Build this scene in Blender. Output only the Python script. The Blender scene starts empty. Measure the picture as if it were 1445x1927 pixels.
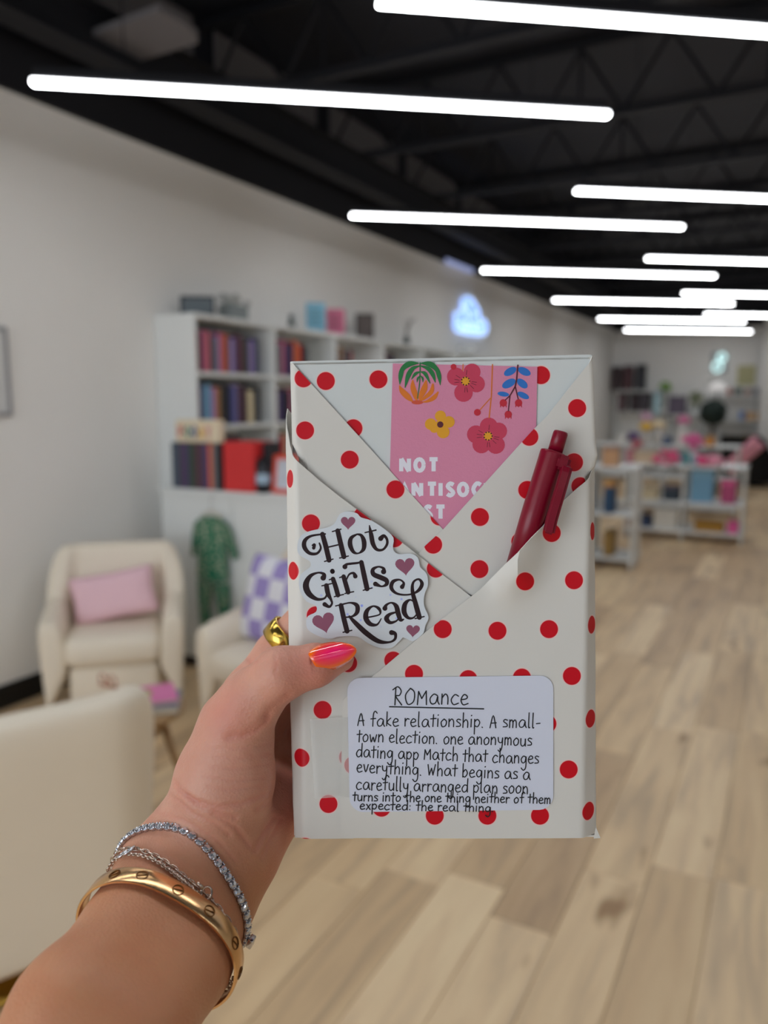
import bpy, bmesh, math, random
import numpy as np
from mathutils import Vector, Matrix, noise
from mathutils.bvhtree import BVHTree
sc = bpy.context.scene
COL = sc.collection
R = math.radians
F, CX, CY = 1447.0, 722.5, 963.5
# ---------------------------------------------------------------- camera
PITCH = math.atan(208 / 1447); YAW = R(28)
cd = bpy.data.cameras.new('camera'); cam = bpy.data.objects.new('camera', cd); COL.objects.link(cam)
cam.location = (0, 0, 1.5); cam.rotation_euler = (R(90) - PITCH, 0, YAW)
cd.sensor_fit = 'VERTICAL'; cd.sensor_height = 36; cd.lens = 36 * 1447 / 1927; cd.clip_start = 0.02; cd.clip_end = 60
cd.dof.use_dof = True; cd.dof.focus_distance = 0.335; cd.dof.aperture_fstop = 6.2
sc.camera = cam
CAMM = Matrix.Translation((0, 0, 1.5)) @ cam.rotation_euler.to_matrix().to_4x4()
# ---------------------------------------------------------------- world, light, exposure
w = bpy.data.worlds.new('world'); sc.world = w; w.use_nodes = True
w.node_tree.nodes['Background'].inputs[0].default_value = (0.75, 0.85, 1, 1)
w.node_tree.nodes['Background'].inputs[1].default_value = 0.6
sc.view_settings.view_transform = 'Standard'; sc.view_settings.look = 'None'
sc.view_settings.gamma = 1; sc.view_settings.use_curve_mapping = False
sc.view_settings.exposure = 0.22
LAMP = 24.0                                   # strength of the ceiling lamp diffusers
def area(name, loc, rot, sx, sy, power, col):
    l = bpy.data.lights.new(name, 'AREA'); l.shape = 'RECTANGLE'; l.size = sx; l.size_y = sy; l.energy = power; l.color = col
    o = bpy.data.objects.new(name, l); COL.objects.link(o); o.location = loc; o.rotation_euler = rot
    return o
# added front fill for the book, as daylight from an unseen shop front
area('front_fill_daylight', (-1.6, -3.85, 1.55), (R(90), 0, 0), 3.2, 2.3, 72, (0.86, 0.93, 1.0))
# ---------------------------------------------------------------- materials
MATS = {}
def lin(c):
    return tuple(((v / 255) / 12.92 if v / 255 <= 0.04045 else ((v / 255 + 0.055) / 1.055) ** 2.4) for v in c)
def mat(name, rgb, rough=0.5, metal=0.0, bump=0, bscale=200, var=0.0, vscale=8, emit=0, coat=0, alpha=1, trans=0, sss=0, spec=None):
    if name in MATS: return MATS[name]
    m = bpy.data.materials.new(name); m.use_nodes = True; nt = m.node_tree; b = nt.nodes['Principled BSDF']
    c = lin(rgb) + (1,)
    b.inputs['Base Color'].default_value = c; b.inputs['Roughness'].default_value = rough; b.inputs['Metallic'].default_value = metal
    b.inputs['Coat Weight'].default_value = coat; b.inputs['Alpha'].default_value = alpha
    b.inputs['Transmission Weight'].default_value = trans
    if spec is not None: b.inputs['Specular IOR Level'].default_value = spec
    if sss:
        b.inputs['Subsurface Weight'].default_value = sss; b.inputs['Subsurface Radius'].default_value = (0.006, 0.0025, 0.0015); b.inputs['Subsurface Scale'].default_value = 1
    if emit:
        b.inputs['Emission Color'].default_value = c; b.inputs['Emission Strength'].default_value = emit
    tc = nt.nodes.new('ShaderNodeTexCoord')
    if var:
        n = nt.nodes.new('ShaderNodeTexNoise'); n.inputs['Scale'].default_value = vscale; n.inputs['Detail'].default_value = 3
        nt.links.new(tc.outputs['Object'], n.inputs['Vector'])
        mx = nt.nodes.new('ShaderNodeMix'); mx.data_type = 'RGBA'
        mx.inputs[6].default_value = tuple(min(1, v * (1 - var)) for v in c[:3]) + (1,)
        mx.inputs[7].default_value = tuple(min(1, v * (1 + var)) for v in c[:3]) + (1,)
        nt.links.new(n.outputs['Fac'], mx.inputs[0]); nt.links.new(mx.outputs[2], b.inputs['Base Color'])
    if bump:
        n = nt.nodes.new('ShaderNodeTexNoise'); n.inputs['Scale'].default_value = bscale; n.inputs['Detail'].default_value = 4
        nt.links.new(tc.outputs['Object'], n.inputs['Vector'])
        bp = nt.nodes.new('ShaderNodeBump'); bp.inputs['Strength'].default_value = bump; bp.inputs['Distance'].default_value = 0.002
        nt.links.new(n.outputs['Fac'], bp.inputs['Height']); nt.links.new(bp.outputs['Normal'], b.inputs['Normal'])
    MATS[name] = m
    return m
# ---------------------------------------------------------------- mesh helpers
def obj(name, bm, m, parent=None, smooth=False, loc=None, kind=None, label=None):
    me = bpy.data.meshes.new(name); bm.normal_update(); bm.to_mesh(me); bm.free()
    if m: me.materials.append(m)
    if smooth: me.polygons.foreach_set('use_smooth', [True] * len(me.polygons))
    o = bpy.data.objects.new(name, me); COL.objects.link(o)
    if parent: o.parent = parent
    if loc: o.location = loc
    if kind: o['kind'] = kind
    if label: o['label'] = label
    return o
def tag(o, label, cat, group=None, kind=None):
    o['label'] = label; o['category'] = cat
    if group: o['group'] = group
    if kind: o['kind'] = kind
    return o
def thing(name, label, cat, loc=(0, 0, 0), rz=0, group=None):
    o = bpy.data.objects.new(name, None); COL.objects.link(o); o.location = loc; o.rotation_euler = (0, 0, rz)
    o.empty_display_size = 0.05
    return tag(o, label, cat, group)
def dup(root, loc=None, rz=None):
    def cp(o, par):
        c = o.copy(); COL.objects.link(c); c.parent = par
        for ch in o.children: cp(ch, c)
        return c
    r = cp(root, None)
    if loc: r.location = loc
    if rz is not None: r.rotation_euler = (0, 0, rz)
    return r
def B(): return bmesh.new()
def box(bm, lo, hi, bev=0, seg=2):
    c = [(a + b) / 2 for a, b in zip(lo, hi)]; s = [abs(b - a) for a, b in zip(lo, hi)]
    t = bmesh.new(); bmesh.ops.create_cube(t, size=1, matrix=Matrix.Translation(c) @ Matrix.Diagonal((*s, 1)))
    if bev: bmesh.ops.bevel(t, geom=t.edges[:], offset=min(bev, min(s) * .49), segments=seg, affect='EDGES', profile=.5)
    merge(bm, t); return bm
def merge(bm, t, mtx=None):
    if mtx is not None: bmesh.ops.transform(t, matrix=mtx, verts=t.verts)
    me = bpy.data.meshes.new('t'); t.to_mesh(me); t.free(); bm.from_mesh(me); bpy.data.meshes.remove(me)
def tube(bm, pts, r, n=8, closed=False, cap=True):
    pts = [Vector(p) for p in pts]; N = len(pts); rs = r if hasattr(r, '__len__') else [r] * N
    rings = []; up = None
    for i, p in enumerate(pts):
        a = pts[(i - 1) % N] if (closed or i > 0) else p; b = pts[(i + 1) % N] if (closed or i < N - 1) else p
        t = (b - a).normalized()
        if up is None:
            up = Vector((0, 0, 1)) if abs(t.z) < .9 else Vector((1, 0, 0))
        u = (up - t * up.dot(t)).normalized(); v = t.cross(u); up = u
        rings.append([bm.verts.new(p + (u * math.cos(k * 2 * math.pi / n) + v * math.sin(k * 2 * math.pi / n)) * rs[i]) for k in range(n)])
    for i in range(N if closed else N - 1):
        A, C = rings[i], rings[(i + 1) % N]
        for k in range(n): bm.faces.new((A[k], A[(k + 1) % n], C[(k + 1) % n], C[k]))
    if cap and not closed: bm.faces.new(rings[0][::-1]); bm.faces.new(rings[-1])
    return bm
def lathe(bm, prof, n=24, c=(0, 0, 0)):
    rings = []
    for r, z in prof:
        rings.append([bm.verts.new((c[0] + r * math.cos(k * 2 * math.pi / n), c[1] + r * math.sin(k * 2 * math.pi / n), c[2] + z)) for k in range(n)])
    for A, C in zip(rings, rings[1:]):
        for k in range(n): bm.faces.new((A[k], A[(k + 1) % n], C[(k + 1) % n], C[k]))
    bm.faces.new(rings[0][::-1]); bm.faces.new(rings[-1])
    return bm
def blob(bm, c, s, seg=10, rings=7, rot=None):
    t = bmesh.new(); bmesh.ops.create_uvsphere(t, u_segments=seg, v_segments=rings, radius=1)
    m = Matrix.Translation(c) @ (rot or Matrix()) @ Matrix.Diagonal((*s, 1)) if True else None
    merge(bm, t, m); return bm
# back-projection used to measure positions from the photograph
FW = (CAMM.to_3x3() @ Vector((0, 0, -1))); RT = CAMM.to_3x3() @ Vector((1, 0, 0)); UP = CAMM.to_3x3() @ Vector((0, 1, 0)); CO = Vector((0, 0, 1.5))
def ray(x, y): return FW + RT * ((x - CX) / F) - UP * ((y - CY) / F)
def atz(x, y, z): r = ray(x, y); return CO + r * ((z - 1.5) / r.z)
def atx(x, y, X): r = ray(x, y); return CO + r * (X / r.x)
def aty(x, y, Y): r = ray(x, y); return CO + r * (Y / r.y)

# ================================================================ setting
WX = -3.36; BY = 16.3; CZ = 3.8; FY = -4.0; RX = 5.5
m_wall = mat('wall_paint', (238, 236, 232), .85, bump=.1, bscale=90)
m_black = mat('black_paint', (2, 3, 14), .75)
m_deck = mat('dark_deck', (5, 7, 22), .7, var=.2)
m_white = mat('white_laminate', (226, 229, 228), .45)
m_base = mat('black_baseboard', (10, 10, 11), .5)
m_grey = mat('grey_board', (104, 101, 103), .9)
m_sub = mat('floor_gap', (92, 74, 56), .9)
# floor: subfloor slab with real planks, joints recessed
fl = obj('floor', box(B(), (WX - .2, FY, -.06), (RX, BY + .2, -.012)), m_sub, kind='structure')
pm = bpy.data.materials.new('oak_plank'); pm.use_nodes = True; nt = pm.node_tree; b = nt.nodes['Principled BSDF']
b.inputs['Roughness'].default_value = .5
oi = nt.nodes.new('ShaderNodeObjectInfo'); geo = nt.nodes.new('ShaderNodeNewGeometry')
add = nt.nodes.new('ShaderNodeVectorMath'); add.operation = 'MULTIPLY_ADD'
comb = nt.nodes.new('ShaderNodeCombineXYZ'); mul = nt.nodes.new('ShaderNodeMath'); mul.operation = 'MULTIPLY'; mul.inputs[1].default_value = 37
nt.links.new(oi.outputs['Random'], mul.inputs[0]); nt.links.new(mul.outputs[0], comb.inputs[2])
nt.links.new(geo.outputs['Position'], add.inputs[0]); add.inputs[1].default_value = (16, 1.6, 1); nt.links.new(comb.outputs[0], add.inputs[2])
n1 = nt.nodes.new('ShaderNodeTexNoise'); n1.inputs['Scale'].default_value = 1; n1.inputs['Detail'].default_value = 5; n1.inputs['Distortion'].default_value = .6
nt.links.new(add.outputs[0], n1.inputs['Vector'])
cr = nt.nodes.new('ShaderNodeValToRGB'); e = cr.color_ramp.elements
e[0].position = .3; e[0].color = lin((176, 150, 120)) + (1,); e[1].position = .68; e[1].color = lin((252, 234, 202)) + (1,)
x = e.new(.5); x.color = lin((236, 211, 174)) + (1,)
nt.links.new(n1.outputs['Fac'], cr.inputs[0])
cr2 = nt.nodes.new('ShaderNodeValToRGB'); e = cr2.color_ramp.elements
e[0].color = lin((206, 184, 156)) + (1,); e[1].color = lin((250, 234, 206)) + (1,); x = e.new(.5); x.color = lin((234, 214, 182)) + (1,)
nt.links.new(oi.outputs['Random'], cr2.inputs[0])
mx = nt.nodes.new('ShaderNodeMix'); mx.data_type = 'RGBA'; mx.blend_type = 'MULTIPLY'; mx.inputs[0].default_value = .6
nt.links.new(cr2.outputs[0], mx.inputs[6]); nt.links.new(cr.outputs[0], mx.inputs[7])
# knots
add2 = nt.nodes.new('ShaderNodeVectorMath'); add2.operation = 'MULTIPLY_ADD'; add2.inputs[1].default_value = (7, 2.2, 1)
nt.links.new(geo.outputs['Position'], add2.inputs[0]); nt.links.new(comb.outputs[0], add2.inputs[2])
n2 = nt.nodes.new('ShaderNodeTexNoise'); n2.inputs['Scale'].default_value = 1.1; n2.inputs['Detail'].default_value = 2
nt.links.new(add2.outputs[0], n2.inputs['Vector'])
cr3 = nt.nodes.new('ShaderNodeValToRGB'); e = cr3.color_ramp.elements; e[0].position = .24; e[0].color = (.45, .36, .28, 1); e[1].position = .33; e[1].color = (1, 1, 1, 1)
nt.links.new(n2.outputs['Fac'], cr3.inputs[0])
mx2 = nt.nodes.new('ShaderNodeMix'); mx2.data_type = 'RGBA'; mx2.blend_type = 'MULTIPLY'; mx2.inputs[0].default_value = 1
nt.links.new(mx.outputs[2], mx2.inputs[6]); nt.links.new(cr3.outputs[0], mx2.inputs[7]); nt.links.new(mx2.outputs[2], b.inputs['Base Color'])
PW, PL = .19, 1.25
pmesh = None; rng = random.Random(4); places = []
i = 0; xx = WX
while xx < RX:
    off = -rng.random() * PL; yy = FY + off
    while yy < BY:
        places.append((xx, yy)); yy += PL
    xx += PW; i += 1
def seen(p):
    for dx in (0, PW):
        for dy in (0, PL * .5, PL):
            d = Vector((p[0] + dx, p[1] + dy, 0)) - CO; z = d.dot(FW)
            if z > .3:
                u = CX + F * d.dot(RT) / z; v = CY - F * d.dot(UP) / z
                if -60 < u < 1500 and v < 1990: return True
    return False
places = [p for p in places if p[1] > -4.0 and p[1] + PL < BY]
near = sorted([p for p in places if seen(p)], key=lambda p: p[0] ** 2 + p[1] ** 2)[:300]
ns = set(near)
t = B(); box(t, (.0008, .0008, -.012), (PW - .0008, PL - .0008, 0), .0015, 1)
first = obj('plank', t, pm, fl, loc=(near[0][0], near[0][1], 0))
for p in near[1:]:
    c = first.copy(); COL.objects.link(c); c.location = (p[0], p[1], 0)
t = B()
for p in places:
    if p not in ns: box(t, (p[0] + .0008, max(p[1], FY) + .0008, -.012), (min(p[0] + PW, RX) - .0008, p[1] + PL - .0008, -.0002))
obj('plank_field', t, pm, fl, kind='stuff')
# walls
obj('wall_left', box(B(), (WX - .15, FY, -.05), (WX, BY, 2.94)), m_wall, kind='structure')
obj('baseboard_left', box(B(), (WX, FY, 0), (WX + .015, BY, .12), .003, 1), m_base, kind='structure')
wb = obj('wall_back', box(B(), (WX - .15, BY, -.05), (RX, BY + .15, 2.9)), m_wall, kind='structure')
obj('wall_right', box(B(), (RX, FY - .1, -.05), (RX + .15, BY + .15, CZ)), m_wall, kind='structure')
obj('trim_1', box(box(B(), (WX - .15, FY, 2.94), (WX + .03, BY, 3.18)), (WX, BY - .05, 2.9), (RX, BY + .15, 3.2)), m_black, kind='structure')
up = obj('trim_2', box(box(B(), (WX - .15, FY, 3.18), (WX, BY, CZ)), (WX, BY, 3.2), (RX, BY + .15, CZ)), m_deck, kind='structure')
obj('ceiling', box(B(), (WX - .15, FY, CZ), (RX + .15, BY + .15, CZ + .1)), m_deck, kind='structure')
# partition at the right: its corner is seen beside the far display
obj('wall_partition', box(B(), (-.6, 15.75, 0), (RX, 15.9, 3.0)), m_wall, kind='structure')
# unseen front wall with sill; window posts and panes added for the daylight fill
t = B()
box(t, (WX, FY - .1, -.05), (RX, FY, .35)); box(t, (WX, FY - .1, 2.75), (RX, FY, CZ)); box(t, (WX, FY - .1, .35), (-3.1, FY, 2.75)); box(t, (3.6, FY - .1, .35), (RX, FY, 2.75))
obj('wall_front', t, m_wall, kind='structure')
t = B()
for k in range(5): box(t, (-3.1 + 1.66 * k, FY - .08, .35), (-3.04 + 1.66 * k, FY - .02, 2.75))
wf = obj('added_window_1', t, m_black, kind='structure')
for k in range(4): obj('pane', box(B(), (-3.04 + 1.66 * k, FY - .055, .35), (-1.44 + 1.66 * k, FY - .045, 2.75)), mat('glass', (245, 250, 250), .02, trans=1), wf)
# ceiling structure: girder along the wall, joists across, hung grey panels
def ibeam(bm, p, q, h, wd, th=.012):
    p = Vector(p); q = Vector(q); d = (q - p).normalized(); s = d.cross(Vector((0, 0, 1))).normalized()
    for (a0, a1, z0, z1) in ((-wd / 2, wd / 2, 0, th), (-wd / 2, wd / 2, h - th, h), (-th / 2, th / 2, th, h - th)):
        vs = [bm.verts.new(base + s * a + Vector((0, 0, z))) for base in (p, q) for a, z in ((a0, z0), (a1, z0), (a1, z1), (a0, z1))]
        bm.faces.new(vs[:4][::-1]); bm.faces.new(vs[4:])
        for k in range(4): bm.faces.new((vs[k], vs[(k + 1) % 4], vs[4 + (k + 1) % 4], vs[4 + k]))
t = B(); ibeam(t, (WX + .32, FY + .05, 3.1), (WX + .32, BY - .1, 3.1), .22, .16)
tag(obj('girder', t, m_black), 'black steel girder running along above the left wall', 'beam', kind='structure')
def joist(y, k):
    t = thing('roof_joist', f'black open-web steel joist, number {k} across the ceiling counted from the camera', 'joist', (WX, y, 3.3), group='black roof joists')
    L = RX - WX - .02
    obj('lower_chord', box(B(), (.01, -.03, 0), (L, .03, .045)), m_black, t)
    obj('upper_chord', box(B(), (.01, -.03, .44), (L, .03, .49)), m_black, t)
    n = int(L / .55); w_ = B()
    for i in range(n):
        x0 = .05 + i * L / n; x1 = x0 + L / n / 2; x2 = x0 + L / n
        tube(w_, [(x0, 0, .03), (x1, 0, .45)], .013, 6); tube(w_, [(x1, 0, .45), (min(x2, L - .05), 0, .03)], .013, 6)
        if i % 2: tube(w_, [(x1, 0, .03), (x1, 0, .45)], .011, 6)
    obj('web_bars', w_, m_black, t)
    return t
for k, y in enumerate((1.25, 2.45, 3.95, 5.3, 6.65, 8.0, 9.35, 10.7, 12.9, 14.2)):
    j = joist(y, k + 1)
    j['label'] = 'black open-web roof joist, ' + ['nearest the camera, top left corner', 'behind the near left ceiling lamp', 'third from the camera', 'fourth from the camera', 'fifth from the camera', 'sixth from the camera', 'seventh from the camera', 'eighth from the camera', 'second from the back wall', 'nearest the back wall'][k]
def ppanel(name, corners, z, label):
    t = B(); pts = [atz(x, y, z) for x, y in corners]
    lo = [bm_v for bm_v in (t.verts.new(p) for p in pts)]; hi = [t.verts.new(p + Vector((0, 0, .03))) for p in pts]
    t.faces.new(lo); t.faces.new(hi[::-1]); n = len(lo)
    for k in range(n): t.faces.new((lo[k], lo[(k + 1) % n], hi[(k + 1) % n], hi[k]))
    bmesh.ops.recalc_face_normals(t, faces=t.faces)
    c = sum(pts, Vector()) / n
    bmesh.ops.translate(t, verts=t.verts, vec=-c)
    return tag(obj(name, t, m_grey, loc=c), label, 'ceiling panel')
ppanel('ceiling_panel', [(115, 90), (300, 20), (345, 45), (372, 68), (372, 82), (212, 131)], 3.2, 'grey ceiling panel at the top left above the near lamp')
# grey unpainted wall boards above the girder, between the joists
gb = [(3.1, 3.85), (4.05, 5.2), (5.4, 6.55), (6.75, 7.9), (8.1, 9.2), (0.2, 1.15), (1.4, 2.35)]
for k, (a, b_) in enumerate(gb):
    obj('wall_board', box(B(), (WX + .002, a, 3.24), (WX + .02, b_, 3.78), .004, 1), m_grey, up)
# ---------------------------------------------------------------- ceiling lamps
m_lamp = mat('lamp_diffuser', (250, 252, 255), .5, emit=LAMP)
m_lamp_side = mat('lamp_diffuser_side', (250, 252, 255), .5, emit=LAMP * .3)
def lamp_proto():
    t = thing('linear_lamp', '', 'ceiling lamp')
    L = 2.36
    d = B(); box(d, (0, -.021, -.021), (L, .021, 0), .008, 3); dd = obj('diffuser', d, m_lamp, t, smooth=True); dd.data.materials.append(m_lamp_side)
    for p in dd.data.polygons: p.material_index = 0 if p.normal.z < -.6 else 1
    obj('housing', box(B(), (.01, -.018, .0005), (L - .01, .018, .045), .006, 1), m_black, t)
    for q in (.35, L - .35): obj('suspension_cable', tube(B(), [(q, 0, .045), (q, 0, 1.05)], .0025, 5), m_black, t)
    return t
lp = lamp_proto(); ang = math.atan2(1.4, 1.9)
lamps = []
for k in range(-2, 6):
    lamps.append((-2.7, 2.17 + k * 2.44, 'left row', k))
for k in range(-2, 5):
    lamps.append((-1.23, 2.27 + k * 2.44, 'middle row', k))
for k in range(-2, 2):
    lamps.append((1.4, 2.3 + k * 2.44, 'right row', k))
words = {-3: 'third behind the camera', -2: 'second behind the camera', -1: 'just behind the camera', 0: 'nearest the camera', 1: 'second from the camera', 2: 'third from the camera', 3: 'fourth from the camera', 4: 'fifth from the camera', 5: 'sixth from the camera'}
for i, (x, y, row, k) in enumerate(lamps):
    o = lp if i == 0 else dup(lp)
    if y > 13: y = 13.95
    o.location = (x, y, 2.735); o.rotation_euler = (0, 0, ang)
    tag(o, f'glowing white linear ceiling lamp in the {row}, {words[k]}', 'ceiling lamp', 'white linear ceiling lamps')
# ================================================================ bookcases along the left wall
BX0, BX1 = WX + .004, -3.05; BW = .765; BS = 3.44
Z_SH = (.06, .42, .73, 1.04, 1.35, 1.66)
def bookcase():
    t = thing('bookcase', '', 'bookcase', (0, 0, 0))
    D = BX1 - BX0
    for y in (0, BW - .022): obj('side_panel', box(B(), (0, y, 0), (D, y + .02, 2.0), .002, 1), m_white, t)
    obj('top_panel', box(B(), (0, .0205, 1.972), (D + .004, BW - .0225, 2.0), .002, 1), m_white, t)
    obj('back_panel', box(B(), (0, .0205, .06), (.006, BW - .0225, 1.9715)), m_white, t)
    obj('kick_board', box(B(), (D - .03, .0205, 0), (D - .015, BW - .0225, .045)), m_base, t)
    for z in Z_SH: obj('shelf', box(B(), (.0065, .0205, z - .014), (D, BW - .0225, z + .012), .002, 1), m_white, t)
    return t
bc = bookcase(); NB = 8
ordn = ['first', 'second', 'third', 'fourth', 'fifth', 'sixth', 'seventh', 'eighth', 'ninth', 'tenth', 'eleventh', 'twelfth', 'thirteenth', 'fourteenth', 'fifteenth', 'sixteenth']
for k in range(NB):
    o = bc if k == 0 else dup(bc)
    o.location = (BX0, BS + k * BW, 0)
    tag(o, f'tall white open bookcase against the left wall, {ordn[k]} from the armchair', 'bookcase', 'white bookcases on the left wall')
def cname(c):
    names = {'orange': (205, 100, 60), 'pink': (190, 100, 140), 'navy blue': (45, 50, 100), 'dark green': (55, 70, 62), 'maroon': (90, 45, 62), 'lilac': (160, 140, 190), 'cream': (210, 195, 160), 'black': (38, 38, 45), 'purple': (80, 60, 110), 'light blue': (120, 165, 195), 'grey': (110, 110, 115), 'red': (200, 45, 50), 'tan': (170, 130, 85), 'violet blue': (90, 95, 150), 'teal': (60, 120, 125), 'coral': (200, 110, 110), 'white': (225, 225, 222), 'slate blue': (70, 82, 98), 'plum': (75, 58, 78), 'brown': (95, 68, 55), 'hot pink': (220, 90, 150), 'gold': (165, 125, 45), 'yellow': (225, 190, 60)}
    return names[c]
def book(c, th, h, d, loc, rz, label, group, lean=0):
    """spine faces local +X, thickness along local Y, standing up"""
    t = thing('book', label, 'book', loc, rz, group); t.rotation_euler = (lean, 0, rz)
    cov = B(); box(cov, (-.003, 0, 0), (0, th, h), .0012, 1); box(cov, (-d, 0, 0), (-.003, .002, h)); box(cov, (-d, th - .002, 0), (-.003, th, h))
    obj('cover', cov, mat('book_' + c.replace(' ', '_'), cname(c), .5), t)
    obj('page_block', box(B(), (-d + .004, .0022, .003), (-.0032, th - .0022, h - .003)), mat('paper_pages', (225, 218, 200), .9), t)
    return t
rb = random.Random(11)
rows = {
 (0, 5): ['coral', 'black', 'pink', 'coral', 'navy blue', 'grey', 'lilac', 'pink', 'orange', 'brown', 'lilac', 'purple', 'maroon', 'maroon', 'dark green', 'dark green', 'lilac', 'navy blue', 'navy blue'],
 (0, 4): ['maroon', 'purple', 'light blue', 'light blue', 'lilac', 'coral', 'tan', 'black', 'black', 'black', 'violet blue', 'lilac', 'plum', 'maroon', 'black', 'cream', 'cream', 'slate blue', 'black'],
 (0, 3): ['black', 'brown', 'plum', 'black', 'slate blue', 'black', 'brown', 'black', 'plum', 'black', 'maroon', 'black'],
 (1, 5): ['lilac', 'plum', 'grey', 'pink', 'maroon', 'navy blue', 'purple', 'orange', 'orange', 'red', 'black', 'grey'],
 (1, 4): ['maroon', 'purple', 'navy blue', 'plum', 'black', 'pink', 'grey', 'tan', 'red'],
 (1, 3): ['plum', 'navy blue', 'red', 'cream', 'teal', 'black', 'grey'],
 (2, 5): ['brown', 'black', 'tan', 'maroon', 'grey', 'plum', 'black', 'red'],
 (3, 5): ['black', 'plum', 'black', 'maroon', 'slate blue', 'black', 'brown', 'grey'],
 (2, 4): ['red', 'pink', 'black', 'cream', 'teal', 'grey'], (3, 4): ['navy blue', 'grey', 'black', 'pink', 'tan'],
}
shn = {5: 'top shelf', 4: 'second shelf', 3: 'third shelf'}
for (u, s), cs in rows.items():
    y = BS + u * BW + .03; end = BS + (u + 1) * BW - .035; n = len(cs); used = 0
    for i, c in enumerate(cs):
        th = min(.034, (end - y) / (n - i)) * rb.uniform(.82, 1.0) if n > 12 else rb.uniform(.026, .042)
        if y + th > end: break
        h = rb.uniform(.2, .245); d = rb.uniform(.15, .19)
        book(c, th, h, d, (BX1 - .02 - rb.uniform(0, .02), y, Z_SH[s] + .0125), 0, f'{c} book, {ordn[min(i,15)] if i<16 else ["seventeenth","eighteenth","nineteenth","twentieth"][i-16]} from the left on the {shn[s]} of the {ordn[u]} bookcase', f'books on the {shn[s]} of the {ordn[u]} bookcase')
        y += th + .0008
# ---------------------------------------------------------------- low cabinet facing the seats, its things
CB = thing('low_cabinet', 'low white cabinet with a flat white front facing the armchairs, books on top', 'cabinet', (-3.12, 3.2, 0))
obj('body', box(B(), (0, .012, .07), (1.0, .225, 1.0), .003, 1), m_white, CB)
obj('front_panel', box(B(), (0, 0, .07), (.498, .0115, 1.0), .002, 1), m_white, CB)
obj('front_panel', box(B(), (.502, 0, .07), (1.0, .0115, 1.0), .002, 1), m_white, CB)
obj('worktop', box(B(), (-.01, -.012, 1.0005), (1.01, .23, 1.026), .003, 1), m_white, CB)
obj('kick_board', box(B(), (.01, .03, 0), (.99, .2, .0695)), mat('dark_kick', (48, 36, 30), .7), CB)
ZC = 1.027
cs = ['slate blue', 'slate blue', 'plum', 'purple', 'dark green', 'dark green', 'maroon', 'plum', 'purple', 'orange', 'grey', 'black']
x = -3.04
for i, c in enumerate(cs):
    book(c, .0275, .25, .18, (x + .0275, 3.21, ZC), R(-90), f'{c} book, {ordn[i]} from the left in the row on the low cabinet', 'row of books on the low cabinet')
    x += .0288
for o in [o for o in COL.objects if o.get('group') == 'row of books on the low cabinet']: o.location.x -= .0275
t = thing('box_set', 'large plain red boxed book set standing on the low cabinet', 'box', (-2.575, 3.3, ZC))
obj('slipcase', box(B(), (-.1, -.09, 0), (.105, .09, .262), .002, 1), mat('red_card', (214, 44, 46), .5), t)
obj('page_block', box(B(), (-.095, .0905, .005), (.1, .093, .257)), mat('paper_pages', (225, 218, 200), .9), t)
t = thing('book', 'black hardback standing behind the dark bottle on the low cabinet', 'book', (-2.44, 3.33, ZC))
obj('cover', box(B(), (-.02, -.06, 0), (.012, .06, .26), .002, 1), mat('book_black', cname('black')), t)
t = thing('candle_jar', 'dark glass jar with a pale blue label on the low cabinet', 'jar', (-2.435, 3.235, ZC))
obj('glass_body', lathe(B(), [(.03, 0), (.036, .006), (.036, .14), (.03, .15)], 20), mat('dark_glass', (30, 34, 42), .15), t, smooth=True)
obj('lid', lathe(B(), [(.031, .1505), (.031, .175), (.012, .18), (.01, .19)], 20), m_black, t)
obj('jar_label', lathe(B(), [(.0366, .05), (.0366, .1)], 20), mat('pale_blue', (165, 190, 210), .6), t)
t = thing('photo_frame', 'orange-red framed picture of a pale figure on the low cabinet', 'picture', (-2.315, 3.25, ZC)); t.rotation_euler = (R(-8), 0, 0)
f = B(); 
for lo, hi in (((-.075, -.008, 0), (.075, .008, .022)), ((-.075, -.008, .178), (.075, .008, .2)), ((-.075, -.008, .022), (-.053, .008, .178)), ((.053, -.008, .022), (.075, .008, .178))): box(f, lo, hi, .002, 1)
obj('frame', f, mat('orange_red', (222, 74, 48), .5), t)
obj('picture', box(B(), (-.053, -.002, .022), (.053, .004, .178)), mat('pale_print', (200, 205, 215), .6, var=.3, vscale=18), t)
# sign of coloured letters on the row of books
t = thing('block_sign', 'small cream wooden sign with coloured letters lying on the row of books', 'sign', (-2.86, 3.245, ZC + .2505)); t.rotation_euler = (0, 0, R(4))
sg = B(); box(sg, (-.145, -.03, 0), (.145, .03, .125), .012, 2); obj('block', sg, mat('cream_wood', (226, 211, 182), .6), t)
for i, c in enumerate([(196, 90, 100), (80, 140, 125), (70, 95, 150), (225, 175, 50), (205, 130, 140)]):
    l = B(); x0 = -.105 + i * .046
    if i == 0: tube(l, [(x0 - .012, -.031, .03), (x0 - .012, -.031, .09), (x0 + .012, -.031, .09), (x0 + .012, -.031, .06), (x0 - .01, -.031, .06)], .006, 6)
    if i == 1: tube(l, [(x0 + .014 * math.cos(a), -.031, .06 + .028 * math.sin(a)) for a in [k * math.pi / 6 for k in range(12)]], .006, 6, closed=True)
    if i == 2: tube(l, [(x0 + .014 * math.cos(a), -.031, .06 + .028 * math.sin(a)) for a in [k * math.pi / 6 for k in range(12)]], .006, 6, closed=True)
    if i == 3: tube(l, [(x0 - .013, -.031, .03), (x0, -.031, .09), (x0 + .013, -.031, .03)], .007, 6)
    if i == 4: tube(l, [(x0 - .014, -.031, .09), (x0, -.031, .062), (x0 + .014, -.031, .09)], .006, 6); tube(l, [(x0, -.031, .062), (x0, -.031, .03)], .006, 6)
    obj('letter', l, mat(f'letter_{i}', c, .6), t)
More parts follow.
